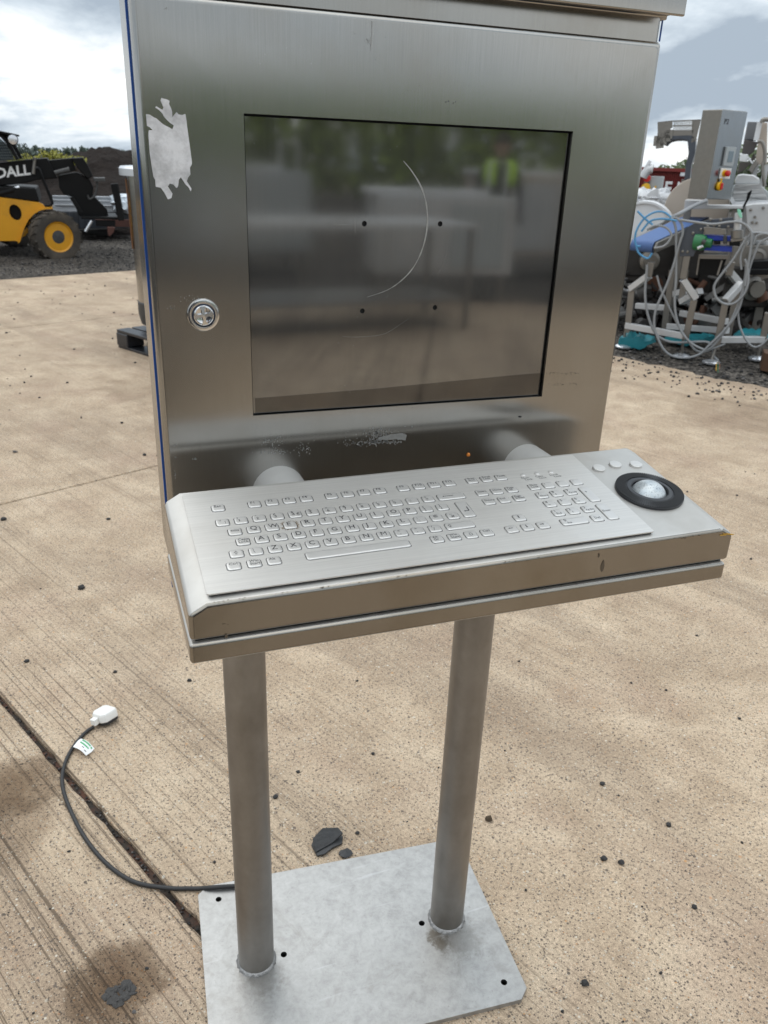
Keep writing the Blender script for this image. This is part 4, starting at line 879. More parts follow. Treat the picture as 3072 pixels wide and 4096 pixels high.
# spoil heap
def heap():
    mb = MB(); nx, ny = 110, 26; x0, x1, y0, y1 = -9.0, 5.5, 15.2, 22.5
    for i in range(nx + 1):
        for j in range(ny + 1):
            x = x0 + (x1 - x0) * i / nx; y = y0 + (y1 - y0) * j / ny; t = j / ny
            prof = math.sin(math.pi * min(1, t * 1.25) * .5) if t < .8 else math.cos((t - .8) / .2 * math.pi / 2)
            top = 1.13 + .10 * noise.noise(Vector((x * .6, 3, 1))) + (.36 if x > .2 else .36 * max(0, 1 + (x - .2) / 1.2))
            h = top * prof * (1 if x < 4 else max(0, 1 - (x - 4) / 1.5)); q = Vector((x, y, 0))
            h += prof * (.16 * noise.noise(q * 1.3) + .10 * noise.noise(q * 3.1) + .07 * noise.noise(q * 7.0) + .05 * noise.noise(q * 15))
            mb.v.append(Vector((x, y, terrain_z(x, y) - .02 + max(h, -.02))))
    w = ny + 1
    mb.f = [(i * w + j, (i + 1) * w + j, (i + 1) * w + j + 1, i * w + j + 1) for i in range(nx) for j in range(ny)]; mb.m = [0] * len(mb.f)
    o = build('spoil_heap', mb, M['soil'], loc=(-1, 16, terrain_z(-1, 16)), smooth=70); return tag(o, 'long heap of dark soil behind the telehandler', 'soil heap')
heap()
# leaf clumps
def mat_leaf(name, a, b):
    k = NT(name); oi = k.new('ShaderNodeObjectInfo'); p = k.pos(); n = k.noise(p, 1.7, 3, 0.6); v = k.noise(p, 24, 2, .5)
    k.P(Base_Color=k.mix(k.math('ADD', k.math('MULTIPLY', n, .5), k.math('MULTIPLY', v, .5)), a, b), Roughness=.6); return k.m
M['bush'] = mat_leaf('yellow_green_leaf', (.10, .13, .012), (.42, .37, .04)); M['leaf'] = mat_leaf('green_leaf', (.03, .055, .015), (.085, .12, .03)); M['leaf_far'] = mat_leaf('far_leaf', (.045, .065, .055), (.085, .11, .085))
M['bark'] = plain('bark', (.07, .05, .035), .9)
def leaves(mb, c, rad, n, size, seed):
    rnd = random.Random(seed)
    for _ in range(n):
        while True:
            d = Vector((rnd.uniform(-1, 1), rnd.uniform(-1, 1), rnd.uniform(-1, 1)))
            if .02 < d.length < 1: break
        d = d.normalized() * d.length ** .45; q = Vector((d.x * rad[0], d.y * rad[1], d.z * rad[2])); q *= .8 + .45 * noise.noise(d * 2.2 + Vector((seed, 0, 0)))
        u = Vector((rnd.gauss(0, 1), rnd.gauss(0, 1), rnd.gauss(0, 1))).normalized(); w = u.orthogonal().normalized(); s_ = size * rnd.uniform(.6, 1.4); p = Vector(c) + q
        mb.add([p - u * s_, p + w * s_ * .55, p + u * s_, p - w * s_ * .55], [(0, 1, 2, 3)])
def tree(name, loc, h, rad, n, size, seed, label, cat, mat, trunk=.3, group=None):
    t = thing(name, loc, label, cat, group); rnd = random.Random(seed); loc = Vector(loc)
    mb = MB(); top = loc + Vector((0, 0, h * .75)); mb.tube([loc - Vector((0, 0, .1)), loc + Vector((rnd.uniform(-.1, .1) * h * .2, 0, h * trunk)), top], [h * .035, h * .027, h * .008], 8)
    for i in range(6):
        a = i * 1.05 + rnd.random(); z = h * (trunk + .08 * i * .7); mb.tube([loc + Vector((0, 0, z)), loc + Vector((math.cos(a) * rad * .6, math.sin(a) * rad * .6, z + h * .22))], [h * .014, h * .004], 6)
    build('trunk', mb, M['bark'], t, smooth=60)
    mb = MB(); cz = h * (trunk + 1) / 2
    for i in range(7):
        a = i * .9 + rnd.random(); rr = rad * rnd.uniform(.3, .62) * (i > 0); c = loc + Vector((math.cos(a) * rr, math.sin(a) * rr, cz + rnd.uniform(-.22, .26) * h * (i > 0)))
        leaves(mb, c, (rad * .55, rad * .55, h * .24), n // 7, size, seed * 10 + i)
    build('crown', mb, mat, t); return t
def bush(loc, w, h, n, size, seed, label, mat, group):
    t = thing('bush', loc, label, 'bush', group); rnd = random.Random(seed); loc = Vector(loc); mb = MB(); st = MB()
    for i in range(6):
        a = i * 1.2 + rnd.random(); d = Vector((math.cos(a) * w * .32, math.sin(a) * w * .32, h * rnd.uniform(.55, .95))); st.tube([loc - Vector((0, 0, .15)), loc + d], [.012, .004], 5)
        leaves(mb, loc + d * .75, (w * .22, w * .22, h * .34), n // 6, size, seed * 7 + i)
    build('stem', st, M['bark'], t); build('foliage', mb, mat, t); return t
for i, (x, y, h, lb) in enumerate(((235, 352, .30, 'yellow green bush just right of the cab pillar'), (345, 345, .42, 'yellow green bush second from the cab, above the boom'), (480, 348, .30, 'low yellow green bush in the middle of the row above the boom'), (585, 335, .52, 'tallest yellow green bush above the end of the boom'), (715, 338, .50, 'broad yellow green bush above the inner boom'), (865, 350, .32, 'small yellow green bush at the right end of the row'))):
    p = at(*LA(x, 400), 19.2, DL); bush((p.x, p.y, p.z - .16), .62, h * .62 + .03, 240, .026, i + 3, lb, M['bush'], 'bushes on the soil heap')
# distant hedgerow trees and low woods
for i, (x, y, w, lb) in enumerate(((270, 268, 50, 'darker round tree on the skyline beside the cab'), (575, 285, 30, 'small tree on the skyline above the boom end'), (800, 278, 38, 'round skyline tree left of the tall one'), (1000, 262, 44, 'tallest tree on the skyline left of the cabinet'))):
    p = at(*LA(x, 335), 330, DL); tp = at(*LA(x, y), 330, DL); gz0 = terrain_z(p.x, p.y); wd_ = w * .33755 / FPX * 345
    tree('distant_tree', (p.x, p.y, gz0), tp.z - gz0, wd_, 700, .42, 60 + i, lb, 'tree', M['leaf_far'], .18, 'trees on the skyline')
mb = MB(); rnd = random.Random(8)
for i in range(150):
    x = -420 + i * 5.6; y = 345 + rnd.uniform(-12, 12); h = 4.3 + 1.3 * noise.noise(Vector((i * .13, 0, 0))) + rnd.uniform(-.5, .5)
    z = terrain_z(x, y); leaves(mb, (x, y, z + h * .5), (4.5, 3.5, h * .62), 170, .9, 300 + i)
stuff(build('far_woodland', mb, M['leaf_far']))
# steel sections, skip and skid behind the forks
SB = at(*LB(760, 560), 16.2, DL); SB.z = terrain_z(SB.x, SB.y)
for (x0, x1, y, D, lb) in ((628, 1600, 158, 15.6, 'upper bright galvanised beam behind the forks'), (622, 1600, 205, 15.5, 'second galvanised beam from the top behind the forks'), (660, 1600, 262, 15.4, 'dull lower galvanised beam behind the forks')):
    a, b_ = at(*LB(x0, y), D, DL), at(*LB(x1, y + 30), D, DL); b_.z = a.z
    mb = MB(); h = .085; mb.box((a.x, a.y - .05, a.z - h), (b_.x, a.y + .05, a.z - h + .012)); mb.box((a.x, a.y - .05, a.z + h - .012), (b_.x, a.y + .05, a.z + h)); mb.box((a.x, a.y - .006, a.z - h), (b_.x, a.y + .006, a.z + h))
    o = build('steel_beam', mb, M['zinc_paint'], loc=(a.x, a.y, a.z - h)); tag(o, lb, 'steel beam', 'galvanised beams stacked behind the telehandler')
sk = at(*LB(840, 490), 15.2, DL); sk.z = terrain_z(sk.x, sk.y)
t = thing('skip_container', sk, 'dark blue steel skip on the gravel behind the forks', 'skip')
M['navy'] = plain('dark_navy_paint', (.028, .034, .045), .5, 0, .3, 4, .1, .003, (.09, .08, .07), .5)
z0 = sk.z; A = [at(*LB(x, y), 15.3, DL) for x, y in ((690, 285), (1600, 290), (1600, 480), (850, 490))]
build('body', MB().prism([Vector((p.x, 15.3 - .906, p.z)) for p in A], (0, 1.1, 0)), M['navy'], t, bevel=.01)
build('skid', MB().prism([at(*LB(x, y), 15.0, DL) for x, y in ((890, 500), (1280, 490), (1290, 580), (900, 520))], (0, 1.4, 0)), M['mblack'], t, bevel=.01)
build('red_rail', MB().prism([at(*LB(x, y), 14.9, DL) for x, y in ((1130, 380), (1600, 385), (1600, 470), (1140, 460))], (0, .12, 0)), M['rust'], t, bevel=.006)
for i, x in enumerate((700, 830, 960)):
    a = at(*LB(x, 290), 15.27, DL); b_ = at(*LB(x + 10, 480), 15.27, DL); build('rib', MB().bar(a, b_, .07, .05), M['navy'], t)
mb = MB(); rnd = random.Random(4)
for i in range(14):
    p = at(*LB(1440 + rnd.uniform(-20, 130), 185 + rnd.uniform(-40, 40)), 15.0 + rnd.uniform(0, .5), DL); mb.blob(p, (rnd.uniform(.08, .2), .12, rnd.uniform(.06, .12)), i, .6, 0, 9, 6, 2)
tag(build('plastic_sheet', mb, plain('pale_plastic_sheet', (.62, .68, .74), .35), loc=at(*LB(1490, 230), 15.2, DL), smooth=40), 'crumpled pale sheet lying on the beams next to the hopper', 'plastic sheet')

# hopper on a black pallet, just left of the cabinet
HZ = lambda x, y: (400 + x * .20343, 1050 + y * .20343)
c0 = on_z(*HZ(340, 1672)); c1 = on_z(*HZ(975, 1872)); px_ = (c1 - c0); px_.z = 0; px_.normalize(); py_ = Vector((-px_.y, px_.x, 0))
pal = thing('pallet', c0, 'black plastic pallet under the steel hopper left of the cabinet', 'pallet')
PW, PL, PH = 1.0, 1.2, .142
def pp(u, v, h): return c0 + px_ * u + py_ * v + Vector((0, 0, h))
def pbox(mb, u0, u1, v0, v1, h0, h1): mb.prism([pp(u0, v0, h0), pp(u1, v0, h0), pp(u1, v1, h0), pp(u0, v1, h0)], (0, 0, h1 - h0))
for i in range(9):
    mb = MB(); v0 = i * (PL / 9) + .008; pbox(mb, 0, PW, v0, v0 + PL / 9 - .022, PH - .022, PH); build('deck_board', mb, M['black_plastic'], pal, bevel=.004)
for u in (0, .42, .85):
    for v_ in (0, .525, 1.05):
        mb = MB(); pbox(mb, u, u + .15, v_, v_ + .15, .022, PH - .0225); build('block', mb, M['black_plastic'], pal, bevel=.008)
for v_ in (0, .525, 1.05):
    mb = MB(); pbox(mb, 0, PW, v_ + .01, v_ + .14, 0, .0215); build('runner', mb, M['black_plastic'], pal, bevel=.004)
mb = MB(); pbox(mb, .28, .9, .16, .30, .024, .09)
HC = pp(.62, .55, PH); a_ = at(549, 1230, 6.9, DL)
# set the hopper so that its left flank meets the sight line past the cabinet
hr = .30; az = (ray(549, 1222)); az.z = 0; az.normalize(); nr = Vector((az.y, -az.x, 0)); dist = 6.55; HC = Vector((CAM.x, CAM.y, 0)) + az * dist + nr * hr; HC.z = PH
def hz(px, py): r_ = ray(px, py); return CAM.z + r_.z / math.hypot(r_.x, r_.y) * dist
hop = thing('hopper', HC, 'stainless steel hopper with dark conical foot on the black pallet', 'hopper')
zt, zl, zc, zb = hz(*LA(1500, 600)), hz(549, 1205), hz(549, 1252), hz(573, 1290)
build('vessel', MB().lathe([(hr * .965, zl - PH), (hr * .975, zl + .3 - PH), (hr * .99, zt - PH)], HC, n=48), steel('hopper_steel', (.40, .385, .36), .22, (3, 3, 60), .05), hop, smooth=40)
build('lid_flange', MB().lathe([(hr * .9, zt - PH), (hr * 1.16, zt + .004 - PH), (hr * 1.16, zt + .05 - PH), (hr * 1.12, zt + .065 - PH), (0, zt + .09 - PH)], HC, n=48), M['zinc'], hop, smooth=30)
build('collar', MB().lathe([(hr * .9, zb - .0 - PH), (hr * .93, zb - PH), (hr * .985, zc - PH), (hr * .985, zl - PH), (hr * .955, zl + .012 - PH), (hr * .93, zl + .012 - PH)], HC, n=48), M['hub'], hop, smooth=30)
build('foot', MB().lathe([(hr * .78, .003), (hr * .78, .07), (hr * .80, zb - .012 - PH), (hr * .93, zb + .002 - PH)], HC, n=48), M['black_plastic'], hop, smooth=30)
a, b_ = hz(549, 1200), zt
build('copper_pipe', MB().tube([HC - nr * hr * .985 - az * .05 + Vector((0, 0, a + .38 - PH)), HC - nr * hr * 1.01 - az * .05 + Vector((0, 0, zt - .02 - PH))], .006, 8), plain('copper_pipe', (.20, .10, .05), .4, .8), hop, smooth=60)

# ================================================================ BACKGROUND, RIGHT
RA = lambda x, y: (2572 + x * .30139, 420 + y * .30139)
RB = lambda x, y: (2522 + x * .33152, 780 + y * .33152)
RC = lambda x, y: (2472 + x * .36166, 1080 + y * .36166)
def poly(f, D, pts): return [at(*f(*p), D) for p in pts]
M['lsteel'] = plain('pale_stainless', (.58, .585, .59), .42, 0.45, .15, 4, .1)
M['cream'] = plain('cream_panel', (.48, .41, .345), .45, 0, .08, 3, .05)
M['greyp'] = plain('grey_painted_panel', (.40, .43, .44), .4, 0, .06, 3, .03)
M['dsteel'] = plain('dark_steel_plate', (.085, .095, .115), .4, .6, .2, 8, .1)
M['belt'] = plain('blue_belt', (.065, .13, .31), .45, 0, .1, 6, .05)
M['bluep'] = plain('blue_actuator_paint', (.01, .04, .34), .35, 0, .1)
M['greenp'] = plain('green_motor_paint', (.02, .16, .055), .4, 0, .15)
M['cable_grey'] = plain('grey_cable', (.26, .27, .28), .5, 0, .1); M['hose_blue'] = plain('blue_air_hose', (.07, .26, .48), .4, 0, .1)
M['red'] = plain('red_plastic', (.55, .02, .015), .35); M['yel'] = plain('yellow_plastic', (.75, .42, .01), .35)
M['red_paint'] = plain('faded_red_paint', (.21, .022, .018), .55, 0, .15, 2, .05, .003, (.12, .04, .03), .4)
M['teal'] = plain('teal_sheeting', (.02, .20, .24), .38, 0, .25, 20, .4, .006)
M['foam'] = plain('white_packing', (.72, .73, .75), .6, 0, .08)
# conveyor with its frame
cv = thing('belt_conveyor', on_z(2724, 1427), 'short inclined conveyor with blue belt on a steel frame at the gravel edge', 'conveyor')
D0, D1 = 7.05, 8.2
b4 = [at(*RB(35, 530), D0), at(*RB(300, 560), D0), at(*RB(945, 265), D1), at(*RB(620, 262), D1)]
nrm = (b4[1] - b4[0]).cross(b4[3] - b4[0]).normalized()
if nrm.z < 0: nrm = -nrm
mb = MB(); prof = []
side = (b4[1] - b4[0]); run0 = (b4[3] - b4[0]); run1 = (b4[2] - b4[1])
n_ = 8; rows = []
for i in range(n_ + 1):
    a = math.pi * i / n_; off = run0.normalized() * (-math.sin(a) * .045) - nrm * (.045 - math.cos(a) * .045); rows.append((b4[0] + off, b4[1] + off))
rows = [(b4[3], b4[2])] + rows + [(b4[3] - nrm * .09, b4[2] - nrm * .09)]
mb.v = [p for r_ in rows for p in r_]; mb.f = [(2 * i, 2 * i + 1, 2 * i + 3, 2 * i + 2) for i in range(len(rows) - 1)] + [(0, 2 * len(rows) - 2, 2 * len(rows) - 1, 1)]; mb.m = [0] * len(mb.f)
build('belt', mb, M['belt'], cv, smooth=40)
ds = side.normalized() * .02
build('side_rail', MB().prism([b4[1] + ds * .2 - nrm * .005, b4[2] + ds * .2 - nrm * .005, b4[2] + ds * .2 - nrm * .10, b4[1] + ds * .2 - nrm * .085, b4[1] + ds * .2 - run1.normalized() * .035 - nrm * .045], ds), M['stain'], cv, bevel=.004)
build('side_rail', MB().prism([b4[0] - ds * .2 - nrm * .005, b4[3] - ds * .2 - nrm * .005, b4[3] - ds * .2 - nrm * .10, b4[0] - ds * .2 - nrm * .085, b4[0] - ds * .2 - run0.normalized() * .035 - nrm * .045], -ds), M['stain'], cv, bevel=.004)
build('drive_plate', MB().prism(poly(RB, 7.02, [(600, 450), (760, 345), (950, 300), (1240, 268), (1255, 400), (900, 400), (872, 480), (805, 640), (760, 740), (590, 742)]), DR * .02), M['dsteel'], cv, bevel=.003)
for p in ((965, 295), (1090, 300), (1010, 370), (1070, 380), (850, 415), (755, 460), (630, 680), (690, 685), (1180, 385), (930, 380)):
    build('bolt', MB().lathe([(.011, 0), (.011, .008), (.006, .012), (0, .012)], at(*RB(*p), 7.02), -DR, 10), M['stain'], cv, smooth=30)
mo = build('drive_motor', MB().lathe([(.058, -.03), (.06, .02), (.052, .05), (.035, .06), (.033, .10), (.0, .105)], at(*RB(822, 570), 7.0), (Vector((.55, -.75, 0))), 24), M['greenp'], cv, smooth=35)
build('motor_shaft', MB().tube([at(*RB(860, 560), 6.92), at(*RB(905, 575), 6.92)], .02, 10), M['hub'], mo, smooth=50)
build('motor_bracket', MB().bar(at(*RB(805, 645), 6.93), at(*RB(880, 612), 6.93), .035, .02), M['zinc'], mo, bevel=.005)
for pts in ([(890, 482), (1232, 500), (1232, 562), (905, 545)], [(905, 602), (1228, 622), (1224, 688), (880, 668)]):
    build('actuator_beam', MB().prism(poly(RB, 7.0, pts), DR * .08), M['bluep'], cv, bevel=.004)
build('guide_rail', MB().prism(poly(RB, 7.02, [(900, 552), (1420, 560), (1420, 606), (915, 596)]), DR * .05), M['lsteel'], cv, bevel=.004)
build('slide_block', MB().prism(poly(RB, 6.97, [(1005, 555), (1085, 560), (1085, 600), (1005, 595)]), DR * .06), M['mblack'], cv, bevel=.005)
build('slide_block', MB().prism(poly(RB, 6.97, [(1190, 565), (1320, 570), (1320, 620), (1190, 612)]), DR * .06), M['mblack'], cv, bevel=.005)
build('end_bracket', MB().prism(poly(RB, 6.98, [(880, 390), (940, 385), (1150, 410), (1150, 480), (900, 478)]), DR * .05), M['stain'], cv, bevel=.004)
build('cylinder_clamp', MB().prism(poly(RB, 6.96, [(1120, 490), (1165, 490), (1165, 590), (1115, 590)]), DR * .06), M['hub'], cv, bevel=.006)
build('air_cylinder', MB().tube([at(*RB(1305, 215), 7.0), at(*RB(1288, 420), 7.0)], .027, 14), M['lsteel'], cv, smooth=50)
build('cylinder_base', MB().tube([at(*RB(1288, 425), 7.0), at(*RB(1283, 520), 7.0)], .045, 14), M['stain'], cv, smooth=50)
build('valve_block', MB().prism(poly(RB, 6.97, [(1205, 530), (1420, 515), (1425, 550), (1210, 570)]), DR * .09), M['stain'], cv, bevel=.005)
build('black_box', MB().prism(poly(RB, 7.15, [(828, 742), (1172, 745), (1085, 958), (798, 962)]), DR * .35), M['mblack'], cv, bevel=.006)
build('box_frame', MB().bar(at(*RB(800, 962), 7.13), at(*RB(832, 742), 7.13), .012).bar(at(*RB(825, 742), 7.13), at(*RB(1180, 748), 7.13), .03).bar(at(*RB(1050, 965), 7.13), at(*RB(1105, 790), 7.13), .012), M['stain'], cv)
legs = [((105, 690), (152, 222), 7.26), ((745, 765), (842, 330), 7.11), ((1085, 872), (1190, 352), 7.06), ((512, 655), (600, 0), 7.75), ((700, 350), (748, 0), 7.5), ((1215, 735), (1330, 160), 7.45), ((1602, 765), (1662, 470), 7.37), ((340, 70), (372, -90), 7.15), ((718, 98), (765, -160), 7.05), ((1225, 60), (1260, -90), 7.3)]
for a, b_, D in legs: build('leg', MB().bar(at(*RC(*a), D), at(*RC(*b_), D), .052, .052, DR), M['stain'], cv, bevel=.004)
for a, b_, D, E_ in (((140, 212), (345, 62), 7.25, 7.15), ((858, 318), (714, 102), 7.1, 7.05), ((1190, 342), (1365, 148), 7.05, 7.15), ((1345, 155), (1195, -20), 7.4, 7.3), ((700, 355), (915, 230), 7.45, 7.3), ((630, 268), (745, 232), 7.6, 7.5)):
    build('brace', MB().bar(at(*RC(*a), D), at(*RC(*b_), E_), .055, .05), M['lsteel'], cv, bevel=.004)
for a, b_, D, E_ in (((85, 612), (772, 738), 7.25, 7.12), ((700, 478), (1200, 572), 7.7, 7.3), ((555, 622), (1215, 672), 7.72, 7.3), ((1125, 770), (1605, 768), 7.1, 7.36), ((200, 395), (560, 420), 7.9, 7.8)):
    build('cross_rail', MB().bar(at(*RC(*a), D), at(*RC(*b_), E_), .05, .05), M['lsteel'], cv, bevel=.004)
for (x, y), (u, v_), D in (((60, 850), (75, 690), 7.26), ((705, 958), (720, 760), 7.11), ((1030, 1025), (1075, 870), 7.03), ((1540, 985), (1590, 765), 7.37)):
    p = on_z(*RC(x, y)); p.z = -.004
    ft = build('levelling_foot', MB().lathe([(.072, 0), (.072, .012), (.055, .022), (.02, .030), (.0, .032)], p, n=20), M['zinc'], cv, smooth=30)
    build('threaded_rod', MB().tube([p + Vector((0, 0, .02)), at(*RC(u, v_), D)], .011, 8), M['stain'], ft, smooth=60)
# control cabinet on its stand
cc = thing('control_cabinet', at(*RA(830, 1260), 7.9) * 1.0, 'tall stainless control cabinet with red stop button and yellow isolator switch', 'control cabinet')
e = [at(*RA(1072, 56), 7.75), at(*RA(828, 1252), 7.75)]
l_ = [at(*RA(797, 54), 7.86), at(*RA(568, 1246), 7.86)]; r_ = [at(*RA(1395, 152), 8.12), at(*RA(1150, 1284), 8.0)]
dl = (l_[1] - e[1]); dl.z = 0; dr = (r_[1] - e[1]); dr.z = 0
bot, top = e[1].z, e[0].z; E0 = Vector((e[1].x, e[1].y, 0))
def cbp(a, b_, z): return Vector((E0.x, E0.y, z)) + dl * a + dr * b_
build('housing', MB().prism([cbp(0, .05, bot), cbp(1, .05, bot), cbp(1, 1, bot), cbp(0, 1, bot)], (0, 0, top - bot)), steel('cabinet_side_steel', (.25, .235, .21), .40, (30, 30, 30), .05), cc, bevel=.006)
frontN = Vector((dr.y, -dr.x, 0)).normalized()
if frontN.dot(-DR) < 0: frontN = -frontN
FO = cbp(0, .02, bot)
fd = build('door', MB().prism([cbp(-.035, .01, bot + .003), cbp(-.035, 1.0, bot + .003), cbp(-.035, 1.0, top - .004), cbp(-.035, .01, top - .004)], dl * .03), M['greyp'] if False else steel('cabinet_door_steel', (.34, .355, .37), .24, (60, 60, 6), .04), cc, bevel=.005)
def fp(a, h, o=0.0): return cbp(-.035, a, bot + (top - bot) * h) + frontN * o
def fpanel(name, a0, a1, h0, h1, o, th, mat, par): return build(name, MB().prism([fp(a0, h0, o), fp(a1, h0, o), fp(a1, h1, o), fp(a0, h1, o)], frontN * th), mat, par, bevel=.003)
tp = fpanel('operator_panel', .36, .74, .385, .60, .002, .02, M['greyp'], cc)
fpanel('display', .46, .66, .43, .555, .0225, .003, M['glass'], tp)
ep = fpanel('stop_plate', .33, .74, .24, .362, .002, .012, M['white_plastic'], cc)
q = fp(.47, .303, .014)
build('stop_ring', MB().lathe([(.027, 0), (.027, .012), (.018, .014)], q, frontN, 20), M['yel'], ep, smooth=30)
build('stop_button', MB().lathe([(.015, .012), (.015, .028), (.024, .03), (.024, .046), (.018, .05), (0, .052)], q, frontN, 20), M['red'], ep, smooth=30)
q = fp(.40, .155, .004)
iso = build('isolator_switch', MB().lathe([(.036, 0), (.036, .012), (.03, .018), (0, .018)], q, frontN, 20), M['yel'], cc, smooth=30)
build('isolator_handle', MB().bar(q + frontN * .028 - Vector((0, 0, .026)), q + frontN * .028 + Vector((0, 0, .026)), .018, .02), M['red'], iso, bevel=.006)
build('isolator_tab', MB().bar(q + frontN * .012 + Vector((0, 0, .03)), q + frontN * .012 + Vector((0, 0, .062)), .02, .014), M['yel'], iso, bevel=.004)
v, f = text_geo('P2', 1); ud = dr.normalized()
if ud.dot(DR.cross(Vector((0, 0, 1)))) < 0: ud = ud
mb = MB(); mb.add([fp(.15, .845, .003) + ud * p[0] * .055 + Vector((0, 0, p[1] * .055)) for p in v], f); build('door_marking', mb, M['legend'], cc)
st = MB(); st.prism(poly(RA, 8.0, [(555, 1262), (850, 1275), (850, 1335), (1330, 1335), (1330, 1380), (545, 1380)]), DR * .3)
build('stand', st, M['lsteel'], cc, bevel=.005)
for a in ((600, 1370), (1240, 1370)):
    p = at(*RA(*a), 8.1); build('stand_leg', MB().bar((p.x, p.y, terrain_z(p.x, p.y)), p, .06, .06, DR), M['stain'], cc, bevel=.004)
# bundle of cables and hoses
def cable(f, D, pts, r, label, mat, cat='cable', nm='cable', group='loose grey cables hanging over the conveyor'):
    P = [at(*f(*p[:2]), D + (p[2] if len(p) > 2 else 0)) for p in pts]
    for p in P: p.z = max(p.z, r + .001)
    o = build(nm, MB().tube(smooth_path(P, 5), r * .72, 8), mat, loc=P[-1], smooth=60); return tag(o, label, cat, group)
B2C = lambda l: [((2522 + x * .33152 - 2472) / .36166, (780 + y * .33152 - 1080) / .36166) for x, y in l]
cg = M['cable_grey']
cable(RC, 6.98, B2C([(380, 340), (480, 275), (525, 330), (548, 420), (552, 600), (550, 900)]) + [(640, 120), (626, 300), (640, 500), (700, 680), (800, 800), (900, 860), (980, 880), (1060, 830), (1200, 650), (1300, 450), (1370, 250), (1420, 0)], .013, 'grey cable dropping in front of the belt and looping up to the right', cg)
cable(RC, 6.97, B2C([(500, 290), (545, 275), (612, 335), (632, 450), (600, 560), (560, 700), (515, 860)]) + [(540, 160), (432, 400), (400, 560), (420, 700), (500, 870), (600, 950), (750, 972), (900, 932), (1000, 840), (1200, 640), (1340, 420), (1405, 100), (1415, -60)], .013, 'grey cable with the lowest loop resting by the levelling foot', cg)
cable(RC, 7.05, [(320, -60), (318, 0), (300, 250), (320, 450), (380, 640), (450, 735), (560, 790), (700, 802), (900, 793), (1000, 802), (1048, 850), (1058, 950), (1100, 1032)], .014, 'grey cable ending in bare wires on the gravel', cg)
cable(RC, 6.95, B2C([(1405, 500), (1250, 760), (1105, 950)]) + [(1070, 160), (1066, 250), (1105, 330), (1200, 380), (1300, 358), (1400, 255), (1440, 110), (1425, -60), (1400, -120)], .013, 'grey cable making the big round loop at the right', cg)
cable(RC, 7.0, [(1325, 380), (1330, 520), (1352, 640), (1420, 780), (1500, 850), (1580, 832), (1670, 750)], .011, 'thin grey cable sagging between the right legs', cg)
cable(RC, 7.02, [(430, 60), (470, 200), (560, 400), (660, 600), (760, 760), (850, 880), (950, 905), (1050, 870), (1185, 818)], .011, 'grey cable slanting across the middle of the frame', cg)
cable(RB, 7.0, [(910, 68, .6), (760, 132, .3), (600, 222), (480, 285), (380, 345), (230, 400)], .022, 'thick grey cable from the control cabinet to the belt', cg)
cable(RB, 6.95, [(600, 300), (800, 330), (1000, 352), (1200, 326), (1330, 332), (1420, 392), (1462, 480), (1450, 650), (1418, 850), (1380, 1100)], .013, 'grey cable running level along the drive plate', cg)
cable(RB, 6.97, [(1670, 515), (1560, 580), (1500, 700), (1430, 900), (1395, 1110), (1360, 1200)], .013, 'grey cable bundle strand nearest the right edge', cg)
cable(RB, 6.96, [(1480, 595), (1520, 500), (1600, 468), (1670, 478)], .014, 'short grey cable arching out of the right edge', cg)
cable(RB, 6.96, [(1340, 900), (1325, 760), (1360, 640), (1440, 480), (1540, 455), (1670, 470)], .011, 'thin grey cable curving off the valve block', cg)
cable(RB, 6.93, [(200, 422), (300, 372), (420, 390), (492, 470), (470, 550), (400, 618), (290, 640)], .012, 'grey cable loop lying over the end of the belt', cg)
for i, (pts, lb) in enumerate((([(120, 620), (64, 600), (62, 460), (150, 300), (280, 212), (400, 206), (490, 270)], 'larger blue air hose loop above the belt'), ([(130, 440), (230, 322), (330, 290), (450, 292), (560, 312)], 'smaller blue air hose arch above the belt'), ([(85, 195), (180, 290), (270, 358)], 'straight blue air hose above the belt'), ([(68, 600), (100, 700), (205, 765), (260, 700)], 'blue air hose hanging below the belt end'))):
    cable(RB, 6.9, pts, .011, lb, M['hose_blue'], 'hose', 'air_hose', 'blue air hoses at the belt')
p0 = at(*RC(1100, 1030), 7.05); p0.z = max(p0.z, .012); mb = MB()
for i, (x, y) in enumerate(((1085, 1110), (1105, 1135), (1120, 1100))):
    q = on_z(*RC(x, y), .006); mb.tube([p0, p0.lerp(q, .5) + Vector((0.01 * (i - 1), 0, .01)), q], .0022, 6, i)
tag(build('bare_wires', mb, [M['yel'], M['greenp'], plain('brown_wire', (.3, .12, .05), .5)], loc=p0), 'bare coloured wire ends of the grey cable on the gravel', 'wires')
gt = at(*RB(1310, 220), 6.95); tag(build('green_tag', MB().prism(poly(RB, 6.95, [(1290, 170), (1330, 175), (1350, 275), (1325, 280), (1288, 215)]), DR * .012), plain('mint_tag', (.25, .62, .45), .4), loc=gt, bevel=.003), 'mint green tag hanging on the air cylinder', 'tag')
wr = MB()
for i in range(4): wr.tube([at(*RB(1355 + i * 4, 150), 7.0), at(*RB(1400 + i * 10, 60 - i * 8), 7.0), at(*RB(1420 + i * 14, -30 - i * 10), 7.0)], .004, 5)
tag(build('cable_ties', wr, M['mblack'], loc=at(*RB(1355, 150), 7.0)), 'tuft of thin black wires sticking up by the green tag', 'wires')
